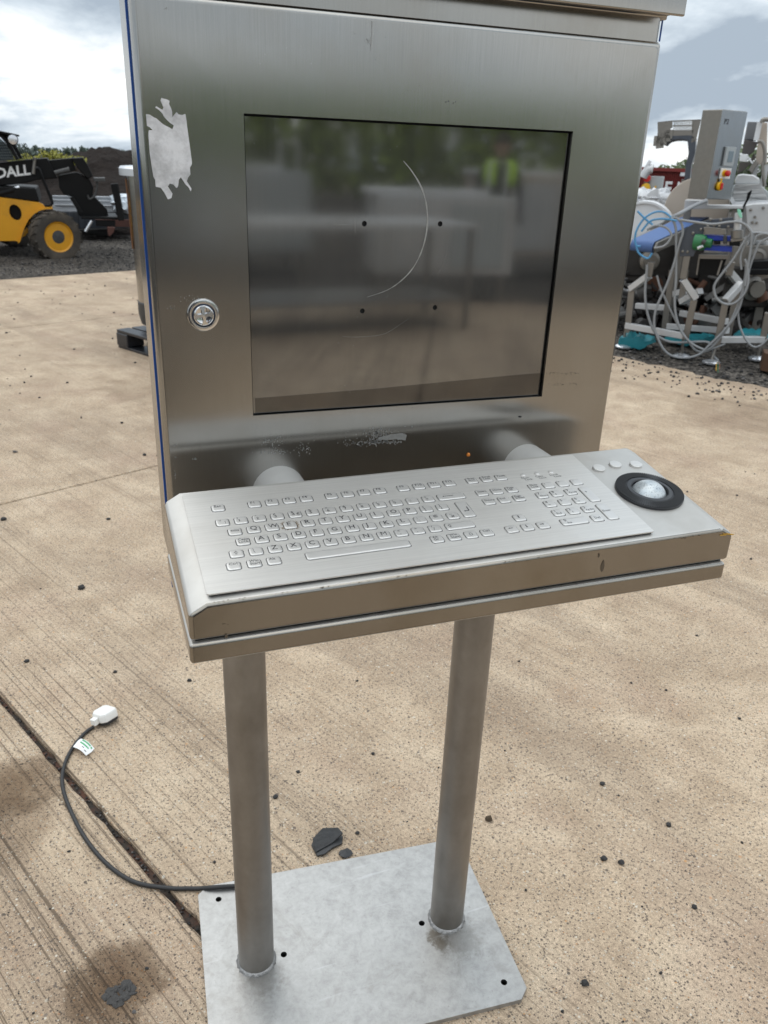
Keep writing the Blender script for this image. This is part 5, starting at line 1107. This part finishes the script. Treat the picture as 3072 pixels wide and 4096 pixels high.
# teal sheeting on the gravel
def sheeting(pts, D, label, seed):
    P = [at(*RC(*p), D) for p in pts]; c = sum(P, Vector()) / len(P); mb = MB(); rnd = random.Random(seed)
    zmin = min(p.z for p in P); n = len(P); ring = []
    lv = [(1.0, 0, 0), (1.0, .10, .35), (.8, .20, .75), (.45, .25, 1.0)]
    for s_, dep, zz in lv:
        for p in P:
            q = c + (p - c) * s_; q = q + DR * (dep - .12) * 1.0 + Vector((rnd.gauss(0, .008), rnd.gauss(0, .008), rnd.gauss(0, .012))); q.z = max(q.z, -.012); ring.append(q)
    mb.v = ring; mb.f = [(i * n + j, i * n + (j + 1) % n, (i + 1) * n + (j + 1) % n, (i + 1) * n + j) for i in range(3) for j in range(n)] + [tuple(3 * n + j for j in range(n)), tuple(n - 1 - j for j in range(n))]; mb.m = [0] * len(mb.f)
    o = build('plastic_sheeting', mb, M['teal'], loc=(c.x, c.y, 0), smooth=35); return tag(o, label, 'plastic sheeting', 'teal sheeting on the gravel')
sheeting([(15, 825), (25, 760), (45, 720), (90, 712), (120, 690), (142, 678), (165, 705), (188, 735), (215, 720), (250, 715), (275, 735), (300, 765), (360, 752), (420, 735), (432, 768), (360, 800), (300, 822), (255, 838), (200, 842), (120, 838)], 7.35, 'crumpled teal sheeting heaped behind the left levelling foot', 1)
sheeting([(500, 735), (640, 745), (780, 728), (860, 750), (960, 745), (1030, 715), (1080, 705), (1072, 738), (1000, 762), (900, 772), (780, 762), (640, 775), (510, 760)], 7.7, 'flat teal sheeting strip between the middle legs', 2)
sheeting([(1285, 690), (1330, 668), (1420, 676), (1520, 680), (1590, 690), (1670, 690), (1670, 725), (1580, 722), (1480, 715), (1380, 708), (1290, 705)], 7.75, 'teal sheeting strip at the right edge behind the leg', 3)
# brown block at the right edge
bb = on_z(3072, 1500); mb = MB().prism([on_z(*RC(1572, 1110)), on_z(*RC(1760, 1160)), on_z(*RC(1760, 1160)) + Vector((.12, .14, 0)), on_z(*RC(1572, 1110)) + Vector((.12, .14, 0))], (0, 0, .14))
tag(build('timber_block', mb, plain('brown_timber', (.085, .042, .022), .8, 0, .4, 30, .4), loc=bb, bevel=.004), 'brown timber block on the gravel at the right edge', 'timber block')

# big guard drum and processing machine behind
pm = thing('processing_machine', at(*RB(1450, 900), 8.4) * 1, 'large pale processing machine with ribbed cover behind the control cabinet', 'machine')
pm.location.z = -.02
dc = at(*RA(700, 1400), 8.6); rad_ = (at(*RA(270, 1330), 8.6) - at(*RA(700, 1330), 8.6)).length
build('round_guard', MB().lathe([(0, 0), (rad_ * .985, 0), (rad_, .012), (rad_, .45), (0, .45)], dc, DR, 64), M['cream'], pm, smooth=30)
build('white_guard', MB().lathe([(0, .02), (.265, .02), (.265, 0), (.285, 0), (.285, .25), (0, .25)], at(*RB(130, 470), 8.2), DR, 48), M['foam'], pm, smooth=30)
cvx = poly(RA, 8.3, [(1165, 1225), (1200, 1070), (1230, 1050), (1550, 1050), (1670, 1160), (1700, 1300), (1215, 1300)])
build('cover', MB().prism(cvx, DR * .5), M['greyp'], pm, bevel=.01)
sl = MB(); lines = 18
for i in range(lines):
    t = i / (lines - 1); a = at(*RA(1222 - 40 * t, 1062 + 190 * t), 8.27); b_ = at(*RA(1560 + 105 * t, 1056 + 205 * t), 8.27); build('slat', MB().bar(a, b_, .014, .006, DR), M['lsteel'], pm)
build('cover_hood', MB().prism(poly(RA, 8.35, [(1216, 1000), (1255, 925), (1330, 915), (1470, 930), (1552, 978), (1548, 1052), (1222, 1052)]), DR * .5), M['lsteel'], pm, bevel=.012)
build('cover_lip', MB().bar(at(*RA(1165, 1228), 8.24), at(*RA(1205, 1310), 8.24), .03).bar(at(*RA(1200, 1308), 8.24), at(*RA(1700, 1290), 8.24), .03), M['foam'], pm)
build('machine_body', MB().prism(poly(RB, 8.0, [(1385, 125), (1480, 105), (1680, 95), (1680, 480), (1440, 470), (1400, 360)]), DR * .7), M['lsteel'], pm, bevel=.01)
build('lower_body', MB().prism(poly(RB, 8.05, [(1235, 610), (1680, 600), (1680, 1000), (1500, 1080), (1180, 1010)]), DR * .6), M['stain'], pm, bevel=.01)
build('port', MB().lathe([(.075, 0), (.075, .03), (.05, .035), (.045, .02), (0, .02)], at(*RB(1530, 750), 8.0), -DR, 20), M['stain'], pm, smooth=30)
for p in ((1450, 180), (1600, 155), (1500, 265), (1470, 330), (1520, 335)): build('fastener', MB().lathe([(.013, 0), (.013, .012), (0, .015)], at(*RB(*p), 7.98), -DR, 10), M['stain'], pm, smooth=30)
build('motor_box', MB().prism(poly(RB, 7.8, [(1480, 800), (1700, 790), (1700, 900), (1430, 900)]), DR * .3).prism(poly(RB, 7.75, [(1425, 895), (1700, 895), (1700, 965), (1440, 968)]), DR * .3), M['mblack'], pm, bevel=.008)
for a, D in (((1300, 1000), 8.3), ((1640, 1000), 8.3)):
    p = at(*RB(*a), D); build('machine_leg', MB().bar((p.x, p.y, -.02), p, .07, .07, DR), M['stain'], pm)
# dark clutter under and behind the frame
cl = [((60, 330), (.30, .25, .24), 'grey cast part left of the frame'), ((250, 260), (.16, .2, .2), 'grey gearbox hanging behind the left leg'), ((420, 380), (.25, .25, .2), 'dark drum behind the frame centre left')]
M['clut'] = plain('oily_machine_metal', (.05, .046, .043), .5, .5, .6, 10, .4, .01)
for i, (x, y, D, w, h, dep, lb) in enumerate(((300, 760, 8.4, .75, .30, .5, 'grey machine base standing behind the conveyor belt end'), (1000, 1010, 8.5, .5, .22, .4, 'dark gearbox standing behind the middle legs'), (640, 1080, 8.6, .35, .40, .3, 'upright dark drive unit behind the left middle leg'), (1450, 1080, 8.3, .7, .35, .4, 'rusty dark machine frame by the right edge'))):
    p = at(*RB(x, y), D); zt_ = p.z + h / 2; rt = DR.cross(Vector((0, 0, 1))); t = thing('machine_part', (p.x, p.y, -.02), lb, 'machine part', 'scrap machine parts behind the conveyor')
    ang = Matrix.Rotation(R((i * 37) % 50 - 25), 3, 'Z'); c = Vector((p.x, p.y, 0))
    build('housing', MB().box((-w / 2, -dep / 2, zt_ - h), (w / 2, dep / 2, zt_), 0, ang, c), M['clut'], t, bevel=.02)
    build('flange', MB().lathe([(h * .3, 0), (h * .3, .05), (h * .2, .06), (h * .2, .12), (0, .12)], c + ang @ Vector((-w * .15, -dep / 2, 0)) + Vector((0, 0, zt_ - h * .5)), ang @ Vector((0, -1, 0)), 20), M['stain'], t, smooth=30)
    for sx in (-.4, .4): build('leg', MB().box((sx * w - .03, -.03, -.02), (sx * w + .03, .03, zt_ - h), 0, ang, c), M['clut'], t)
# loose scrap under and behind the conveyor frame
M['clut2'] = plain('grey_scrap', (.17, .165, .16), .5, .4, .5, 12, .3, .006); M['clut3'] = plain('rusty_scrap', (.11, .05, .03), .8, .1, .5, 14, .4, .006)
mb = MB(); rnd = random.Random(77)
for i in range(210):
    D = rnd.uniform(7.9, 9.2); q = at(*RC(rnd.uniform(-60, 1720), rnd.uniform(-60, 520)), D); q.z = max(.02, q.z - .1); m_ = rnd.choice((0, 0, 0, 1, 1, 2)); k_ = rnd.random()
    d = Vector((rnd.gauss(0, 1), rnd.gauss(0, 1), rnd.gauss(0, .6))).normalized()
    if k_ < .4: mb.tube([q - d * rnd.uniform(.05, .25), q + d * rnd.uniform(.05, .2)], rnd.uniform(.008, .03), 8, m_)
    elif k_ < .75: mb.bar(q - d * rnd.uniform(.04, .15), q + d * rnd.uniform(.04, .15), rnd.uniform(.02, .14), rnd.uniform(.02, .10), (0, 0, 1), m_)
    else: mb.lathe([(0, -.03), (rnd.uniform(.03, .09), -.03), (rnd.uniform(.03, .09), .04), (0, .04)], q, d, 12, m_)
stuff(build('scrap_metal', mb, [M['clut'], M['clut2'], M['clut3']], smooth=35))
# grating conveyor head
gc = thing('swan_neck_conveyor', at(*RA(600, 960), 9.3), 'raised swan neck conveyor with barred guard above the red container', 'conveyor'); gc.location.z = terrain_z(6, 6)
GD = 9.3
gb = build('guard_frame', MB().prism(poly(RA, GD, [(195, 226), (385, 205), (765, 190), (765, 206), (388, 220), (198, 240)]), DR * .03).prism(poly(RA, GD, [(395, 268), (690, 264), (690, 280), (395, 284)]), DR * .03).prism(poly(RA, GD, [(385, 335), (675, 330), (655, 400), (365, 412)]), DR * .03).prism(poly(RA, GD, [(192, 230), (280, 224), (276, 440), (240, 440), (244, 412), (196, 414)]), DR * .03).prism(poly(RA, GD, [(275, 226), (390, 212), (390, 300), (275, 330)]), DR * .03).prism(poly(RA, GD, [(650, 200), (770, 192), (700, 480), (640, 500), (650, 400)]), DR * .03), M['stain'], gc)
for i in range(22):
    x = 412 + i * 12.6; build('guard_bar', MB().bar(at(*RA(x + 4, 214), GD), at(*RA(x - 3, 268), GD), .0042).bar(at(*RA(x - 2, 282), GD), at(*RA(x - 9, 336), GD), .0042), M['stain'], gc)
for a, b_ in (((190, 410), (172, 545)), ((240, 412), (228, 540)), ((275, 330), (272, 535)), ((360, 330), (350, 450)), ((182, 470), (272, 470)), ((172, 540), (275, 530)), ((280, 395), (360, 390)), ((290, 450), (365, 440)), ((190, 412), (280, 408)), ((280, 330), (365, 330))):
    build('head_bar', MB().bar(at(*RA(*a), GD), at(*RA(*b_), GD), .055, .03, DR), M['stain'], gc)
build('curved_underside', MB().prism(poly(RA, GD, [(272, 535), (285, 470), (365, 410), (660, 402), (690, 430), (640, 480), (600, 472), (500, 455), (400, 460), (330, 478), (300, 505)]), DR * .5), M['dsteel'], gc, bevel=.004)
build('drop_leg', MB().prism(poly(RA, GD, [(590, 470), (700, 440), (690, 640), (640, 800), (620, 980), (545, 1000), (570, 780), (605, 640)]), DR * .25), M['dsteel'], gc, bevel=.006)
p = at(*RA(600, 990), GD + .1); build('support', MB().bar((p.x, p.y, terrain_z(p.x, p.y)), p, .12, .12, DR), M['stain'], gc)
# elevator on the far right
ev = thing('bucket_elevator', at(*RA(1560, 900), 9.0), 'pale upright elevator housing at the right edge behind the control cabinet', 'elevator'); ev.location.z = terrain_z(7, 6)
build('tall_panel', MB().prism(poly(RA, 9.0, [(1556, 232), (1652, 232), (1646, 792), (1488, 792), (1528, 470)]), DR * .06), M['cream'], ev, bevel=.006)
build('back_panel', MB().prism(poly(RA, 9.1, [(1390, 220), (1552, 224), (1502, 470), (1340, 460)]), DR * .25), plain('mid_grey_panel', (.17, .175, .185), .45, .3), ev, bevel=.006)
build('edge_strip', MB().bar(at(*RA(1550, 230), 8.95), at(*RA(1500, 470), 8.95), .045, .02, DR), M['foam'], ev)
build('chute', MB().prism(poly(RA, 9.05, [(1342, 458), (1530, 492), (1470, 620), (1400, 668), (1310, 640)]), DR * .35), plain('dark_chute', (.09, .08, .08), .5, .3), ev, bevel=.006)  # chute built as one dark panel
build('lower_chute', MB().prism(poly(RA, 9.2, [(1280, 760), (1400, 760), (1480, 640), (1500, 700), (1350, 860), (1250, 920)]), DR * .3), plain('brown_chute', (.14, .125, .115), .5, .3), ev, bevel=.006)
build('junction_box', MB().prism(poly(RA, 8.9, [(1290, 648), (1398, 655), (1386, 758), (1276, 746)]), DR * .12), M['foam'], ev, bevel=.006)
build('clamp', MB().prism(poly(RA, 8.9, [(1490, 720), (1540, 780), (1480, 850), (1450, 920), (1400, 860), (1440, 800)]), DR * .1), M['stain'], ev, bevel=.006)
build('stay_rod', MB().bar(at(*RA(1395, 690), 8.88), at(*RA(1455, 775), 8.88), .014), M['foam'], ev)
build('conduit', MB().tube(smooth_path([at(*RA(*p), 8.88) for p in ((1520, 490), (1560, 480), (1598, 530), (1618, 640), (1605, 760), (1590, 830), (1612, 1080))], 5), .016, 8), M['stain'], ev, smooth=60)
build('top_tube', MB().tube(smooth_path([at(*RA(*p), 8.9) for p in ((1580, 235), (1586, 205), (1610, 192), (1700, 196))], 4), .02, 8), M['stain'], ev, smooth=60)
for a in ((1640, 790), (1500, 790)):
    p = at(*RA(*a), 9.03); build('elevator_leg', MB().bar((p.x, p.y, terrain_z(p.x, p.y)), p, .05, .05, DR), M['lsteel'], ev)
# small control box, packing, container, trees
cb2 = thing('control_box', at(*RA(130, 1190), 10.5), 'small grey control box with red button in front of the red container', 'control box'); cb2.location.z = terrain_z(7, 8)
build('housing', MB().prism(poly(RA, 10.5, [(22, 945), (100, 948), (70, 1190), (5, 1180)]), DR * .2), plain('grey_box_side', (.17, .17, .19), .45), cb2)
build('front', MB().prism(poly(RA, 10.48, [(100, 945), (268, 950), (228, 1215), (70, 1195)]), DR * .2), M['greyp'], cb2, bevel=.004)
build('stop_button', MB().lathe([(.04, 0), (.04, .05), (0, .06)], at(*RA(58, 972), 10.45), -DR, 14), M['red'], cb2, smooth=40)
build('isolator', MB().lathe([(.05, 0), (.05, .05), (0, .06)], at(*RA(40, 1098), 10.45), -DR, 14), M['yel'], cb2, smooth=40)
build('warning_label', MB().prism(poly(RA, 10.46, [(156, 1075), (178, 1075), (172, 1118), (150, 1118)]), DR * .01), M['yel'], cb2)
p = at(*RA(140, 1190), 10.6); build('post', MB().bar((p.x, p.y, terrain_z(p.x, p.y)), p, .08), M['stain'], cb2)
build('arm', MB().tube(smooth_path([at(*RA(*q_), 10.4) for q_ in ((0, 960), (40, 890), (90, 850), (130, 850))], 4), .05, 10), M['lsteel'], cb2, smooth=60)
build('pale_strut', MB().bar(at(*RA(20, 860), 10.4), at(*RA(98, 740), 10.4), .07, .03), M['foam'], cb2)
mb = MB(); rnd = random.Random(9)
for i in range(60):
    x = rnd.uniform(-140, 330); y = 1215 + rnd.uniform(-20, 170) + max(0, x - 60) * .12; q = at(*RA(x, y), 9.6 + rnd.uniform(-.2, .4)); mb.blob(q, (rnd.uniform(.05, .13), rnd.uniform(.05, .12), rnd.uniform(.04, .10)), i, .8, 0, 9, 6, 2.4)
for i in range(12):
    q = at(*RA(rnd.uniform(-140, 330), 1500), 9.7); mb.blob((q.x, q.y, .25), (.25, .25, .4), i, .5)
tag(build('packing_heap', mb, M['foam'], loc=at(*RA(100, 1400), 9.7), smooth=50), 'heap of white plastic packing beside the round guard', 'packing heap')
rc = at(*RA(350, 1000), 26); rc.z = terrain_z(rc.x, rc.y)
con = thing('shipping_container', rc, 'red corrugated steel container far behind the machines', 'container')
a, b_ = at(*RA(-60, 836), 26), at(*RA(760, 852), 26); zt_ = (a.z + b_.z) / 2; b_.z = a.z = zt_
dx = (b_ - a); L_ = dx.length; dx.normalize(); mb = MB(); n_ = 30; prev = None; vs_ = []
for i in range(n_ * 4 + 1):
    ph = i % 4; off = DR * (.05 if ph in (1, 2) else 0); q = a + dx * (L_ * i / (n_ * 4)) + off; vs_ += [q, Vector((q.x, q.y, rc.z + .1))]
mb.v = vs_; mb.f = [(2 * i, 2 * i + 1, 2 * i + 3, 2 * i + 2) for i in range(n_ * 4)]; mb.m = [0] * len(mb.f)
build('corrugated_wall', mb, M['red_paint'], con)
build('shell', MB().prism([a + DR * .06, b_ + DR * .06, Vector((b_.x, b_.y, rc.z)) + DR * .06, Vector((a.x, a.y, rc.z)) + DR * .06], DR * 2.3), M['red_paint'], con)
build('top_rail', MB().bar(a - DR * .02 - Vector((0, 0, .03)), b_ - DR * .02 - Vector((0, 0, .03)), .09, .09), M['red_paint'], con)
build('bottom_rail', MB().bar(Vector((a.x, a.y, rc.z + .06)), Vector((b_.x, b_.y, rc.z + .06)), .12), M['red_paint'], con)
v, f = text_geo('E N', 1, .03); mb = MB(); t0 = at(*RA(265, 1190), 25.9); mb.add([t0 + dx * p[0] * .42 + Vector((0, 0, p[1] * .5)) for p in v], f); build('container_lettering', mb, M['white_letter'], con)
q = at(*RA(530, 920), 25.9); build('pale_label', MB().bar(q - dx * .07, q + dx * .07, .02, .09), M['foam'], con)
p = at(*RA(545, 900), 48); tree('broadleaf_tree', (p.x, p.y, terrain_z(p.x, p.y)), at(*RA(545, 640), 48).z - terrain_z(p.x, p.y), 1.75, 1800, .14, 71, 'round dark tree behind the red container', 'tree', M['leaf'], .25)
for i, (x, y, D, w, lb) in enumerate(((1690, 560, 30, 1.6, 'tall green tree cut by the right edge'), (1380, 800, 34, 1.7, 'low dark green tree seen under the elevator chute'), (1560, 815, 33, 1.5, 'low green tree between the elevator legs'))):
    p = at(*RA(x, 1000), D); gz0 = terrain_z(p.x, p.y); tree('green_tree', (p.x, p.y, gz0), at(*RA(x, y), D).z - gz0, w, 1500, .13, 80 + i, lb, 'tree', M['leaf'], .12, 'trees behind the scrap machines')

# ================================================================ BEHIND THE CAMERA (seen mirrored in the steel door and pane)
mb = MB(); rnd = random.Random(14)
for i in range(46):
    x = -24 + i * 1.05; y = -31 + rnd.uniform(-1, 1); h = 4.6 + .9 * noise.noise(Vector((i * .3, 4, 0))); z = terrain_z(x, y); leaves(mb, (x, y, z + h * .5), (1.1, 1.3, h * .52), 330, .22, 500 + i)
M['hedge'] = mat_leaf('bright_hedge_leaf', (.14, .21, .02), (.30, .41, .05)); stuff(build('hedge', mb, M['hedge']))
def table(loc, rot, w, d, h, label):
    t = thing('steel_table', loc, label, 'table', 'stainless tables behind the viewer'); Rm = Matrix.Rotation(rot, 3, 'Z'); c = Vector(loc)
    build('table_top', MB().box((-w / 2, -d / 2, h - .04), (w / 2, d / 2, h), 0, Rm, c), M['lsteel'], t, bevel=.004); build('shelf', MB().box((-w / 2 + .05, -d / 2 + .05, .25), (w / 2 - .05, d / 2 - .05, .28), 0, Rm, c), M['stain'], t, bevel=.004)
    for sx in (-1, 1):
        for sy in (-1, 1): build('leg', MB().box((sx * (w / 2 - .05) - .02, sy * (d / 2 - .05) - .02, 0), (sx * (w / 2 - .05) + .02, sy * (d / 2 - .05) + .02, h - .04), 0, Rm, c), M['stain'], t)
table((-.6, -4.6, 0), R(8), 1.6, .8, .88, 'long steel table standing behind the viewer on the left'); table((1.7, -6.2, 0), R(-5), 2.4, .9, .92, 'longest steel table standing behind the viewer on the right'); table((-2.6, -7.0, 0), R(20), 1.5, .8, 1.0, 'tall steel table standing furthest behind the viewer')
def yard_machine(x, y, yaw, w, d, h, mat, label):
    t = thing('yard_machine', (x, y, -.02), label, 'machine', 'machines parked behind the viewer'); Rm = Matrix.Rotation(yaw, 3, 'Z'); c = Vector((x, y, -.02))
    build('housing', MB().box((-w / 2, -d / 2, .32), (w / 2, d / 2, h), 0, Rm, c), M[mat], t, bevel=.012)
    build('door_panel', MB().box((-w * .42, d / 2 + .002, .40), (-w * .02, d / 2 + .02, h - .08), 0, Rm, c), M['lsteel'], t, bevel=.004); build('door_panel', MB().box((w * .03, d / 2 + .002, .40), (w * .42, d / 2 + .02, h - .08), 0, Rm, c), M['greyp'], t, bevel=.004)
    build('top_tray', MB().box((-w * .55, -d * .4, h + .001), (w * .3, d * .4, h + .06), 0, Rm, c), M['foam'], t, bevel=.006)
    build('rail', MB().tube([c + Rm @ Vector(q) for q in ((w * .35, 0, h), (w * .35, 0, h + .35), (w * .48, 0, h + .35), (w * .48, 0, h))], .02, 8), M['lsteel'], t, smooth=50)
    for sx in (-1, 1):
        for sy in (-1, 1): build('leg', MB().box((sx * w * .44 - .03, sy * d * .4 - .03, 0), (sx * w * .44 + .03, sy * d * .4 + .03, .32), 0, Rm, c), M['stain'], t)
for a_ in ((-4.6, -9.6, .12, 1.9, .9, 1.15, 'greyp', 'grey twin door machine behind the viewer at the far left'), (-2.2, -10.4, -.1, 1.6, .9, 1.35, 'lsteel', 'tallest pale machine behind the viewer'), (-.3, -9.2, .06, 1.3, .8, .95, 'cream', 'cream machine behind the viewer in the middle of the row'),
           (1.5, -9.9, -.08, 1.7, .9, 1.25, 'greyp', 'wide grey machine behind the long steel table'), (3.3, -7.6, .15, 1.5, .7, 1.10, 'lsteel', 'pale steel machine standing in front of the person in the vest'), (5.6, -9.4, -.12, 2.0, .9, 1.3, 'cream', 'cream machine behind the viewer at the far right')): yard_machine(*a_)
# people: one skin per body
def person(loc, yaw, label, pose, mats, vest=None):
    t = thing('person', loc, label, 'person'); skin_m, top_m, leg_m, shoe_m, hair_m = mats
    J = dict(pel=(0, 0, .95, .135), che=(0, .01, 1.25, .15), nec=(0, .0, 1.47, .062), hed=(0, .03, 1.58, .085), top=(0, .03, 1.70, .075))
    for s_, q in ((-1, 'l'), (1, 'r')):
        J['hip' + q] = (.10 * s_, 0, .88, .095); J['kne' + q] = (.115 * s_, .02, .49, .062); J['ank' + q] = (.12 * s_, -.02, .09, .043); J['toe' + q] = (.135 * s_, .15, .04, .036)
        J['sho' + q] = (.185 * s_, 0, 1.40, .07); J['elb' + q] = pose['elb'](s_); J['wri' + q] = pose['wri'](s_); J['pal' + q] = pose['pal'](s_)
    E_ = [('pel', 'che'), ('che', 'nec'), ('nec', 'hed'), ('hed', 'top')]
    for q in 'lr': E_ += [('pel', 'hip' + q), ('hip' + q, 'kne' + q), ('kne' + q, 'ank' + q), ('ank' + q, 'toe' + q), ('che', 'sho' + q), ('sho' + q, 'elb' + q), ('elb' + q, 'wri' + q), ('wri' + q, 'pal' + q)]
    names = list(J); Rm = Matrix.Rotation(yaw, 3, 'Z'); V = [Rm @ Vector(J[k][:3]) for k in names]; rad = [J[k][3] for k in names]; E2_ = [(names.index(a), names.index(b_)) for a, b_ in E_]
    for q, s_ in (('l', -1), ('r', 1)):        # four fingers and a thumb of different lengths
        pw = Vector(J['pal' + q][:3]); fw = (pw - Vector(J['wri' + q][:3])).normalized(); sd_ = fw.cross(Vector((0, 0, 1))); sd_ = sd_.normalized() if sd_.length > .1 else Vector((1, 0, 0)); dn = sd_.cross(fw)
        for i, L in enumerate((.068, .078, .072, .058)):
            b0 = len(V); p = pw + sd_ * (i - 1.5) * .021
            for k_, (ff, dd) in enumerate(((.02, 0), (.5, .10), (1.0, .45))): V.append(Rm @ (p + fw * L * ff + dn * L * dd * .6)); rad.append(.0095 - .001 * k_)
            E2_ += [(names.index('pal' + q), b0), (b0, b0 + 1), (b0 + 1, b0 + 2)]
        b0 = len(V); V += [Rm @ (pw - sd_ * s_ * .038 - fw * .02), Rm @ (pw - sd_ * s_ * .055 + fw * .025)]; rad += [.011, .009]; E2_ += [(names.index('wri' + q), b0), (b0, b0 + 1)]
    me = bpy.data.meshes.new('body'); me.from_pydata([tuple(v) for v in V], E2_, []); o = bpy.data.objects.new('body', me); col.objects.link(o); o.parent = t
    sk_ = o.modifiers.new('skin', 'SKIN'); sk_.use_smooth_shade = True; o.modifiers.new('sub', 'SUBSURF').levels = 1; o.modifiers['sub'].render_levels = 1
    if not me.skin_vertices: me.attributes.new('skin_vertex', 'FLOAT', 'POINT') if False else None
    bpy.context.view_layer.objects.active = o
    try: sv = me.skin_vertices[0].data
    except Exception:
        with bpy.context.temp_override(object=o, active_object=o): bpy.ops.mesh.customdata_skin_add()
        sv = me.skin_vertices[0].data
    for i, r_ in enumerate(rad): sv[i].radius = (r_, r_); sv[i].use_root = (i == 0)
    k = NT('person_clothes_' + str(len(bpy.data.materials))); sp_ = k.new('ShaderNodeSeparateXYZ'); k.set(sp_.inputs[0], k.obj()); z = sp_.outputs[2]; k.t.nodes.update()
    c = k.mix(k.math('GREATER_THAN', z, .10), shoe_m, leg_m); c = k.mix(k.math('GREATER_THAN', z, .98), c, top_m); c = k.mix(k.math('GREATER_THAN', z, 1.49), c, skin_m); k.P(Base_Color=c, Roughness=.8); me.materials.append(k.m)
    base = Vector(loc)
    def W_(x, y, z_): return base + Rm @ Vector((x, y, z_))
    hd = build('hair', MB().blob(W_(0, .012, 1.672), (.092, .105, .085), 3, .12, 0, 14, 9), hair_m, t, smooth=80)
    mb = MB()
    for s_ in (-1, 1): mb.blob(W_(.032 * s_, .118, 1.615), (.012, .008, .008), 1, 0, 0, 8, 6)
    build('eyes', mb, M['mblack'], t, smooth=80); build('nose', MB().blob(W_(0, .128, 1.585), (.014, .02, .022), 2, .1), k.m if False else plain('skin', skin_m[:3], .6), t, smooth=80)
    for s_ in (-1, 1): build('ear', MB().blob(W_(.088 * s_, .02, 1.60), (.012, .022, .032), 2, .1), bpy.data.materials['skin'], t, smooth=80)
    build('mouth', MB().blob(W_(0, .112, 1.545), (.026, .008, .007), 2, .1), M['rust'], t, smooth=80)
    if vest:
        mb = MB(); lv = [(1.16, .185, .145), (1.25, .20, .155), (1.38, .215, .14), (1.455, .14, .10)]; n_ = 22
        for z_, rx, ry in lv:
            for j in range(n_ + 1):
                a = R(90 + 16 + (360 - 32) * j / n_); mb.v.append(W_(rx * math.cos(a), ry * math.sin(a) + .005, z_))
        for i in range(len(lv) - 1):
            for j in range(n_): mb.f.append((i * (n_ + 1) + j, i * (n_ + 1) + j + 1, (i + 1) * (n_ + 1) + j + 1, (i + 1) * (n_ + 1) + j)); mb.m.append(1 if i == 1 and False else 0)
        vo = build('vest', mb, [vest], t, smooth=80); sd2 = vo.modifiers.new('solid', 'SOLIDIFY'); sd2.thickness = .008
    return t
photo_pose = dict(elb=lambda s: (.24 * s, .10, 1.14, .048), wri=lambda s: (.12 * s, .33, 1.27, .034), pal=lambda s: (.08 * s, .37, 1.33, .034))
rest_pose = dict(elb=lambda s: (.25 * s, -.03, 1.12, .048), wri=lambda s: (.27 * s, .06, .88, .034), pal=lambda s: (.275 * s, .09, .80, .034))
person((-.46, -1.36, 0), R(-12), 'person in dark clothes holding up both hands to take the photo', photo_pose, ((.45, .27, .2, 1), (.03, .032, .04, 1), (.025, .028, .035, 1), (.02, .02, .02, 1), plain('brown_hair', (.05, .03, .02), .7)))
person((4.4, -8.4, 0), R(25), 'person in a yellow green vest and dark trousers standing behind the viewer', rest_pose, ((.45, .27, .2, 1), (.03, .03, .035, 1), (.03, .03, .04, 1), (.02, .02, .02, 1), plain('dark_hair', (.02, .015, .012), .7)), plain('hi_vis_vest', (.48, .78, .03), .7))
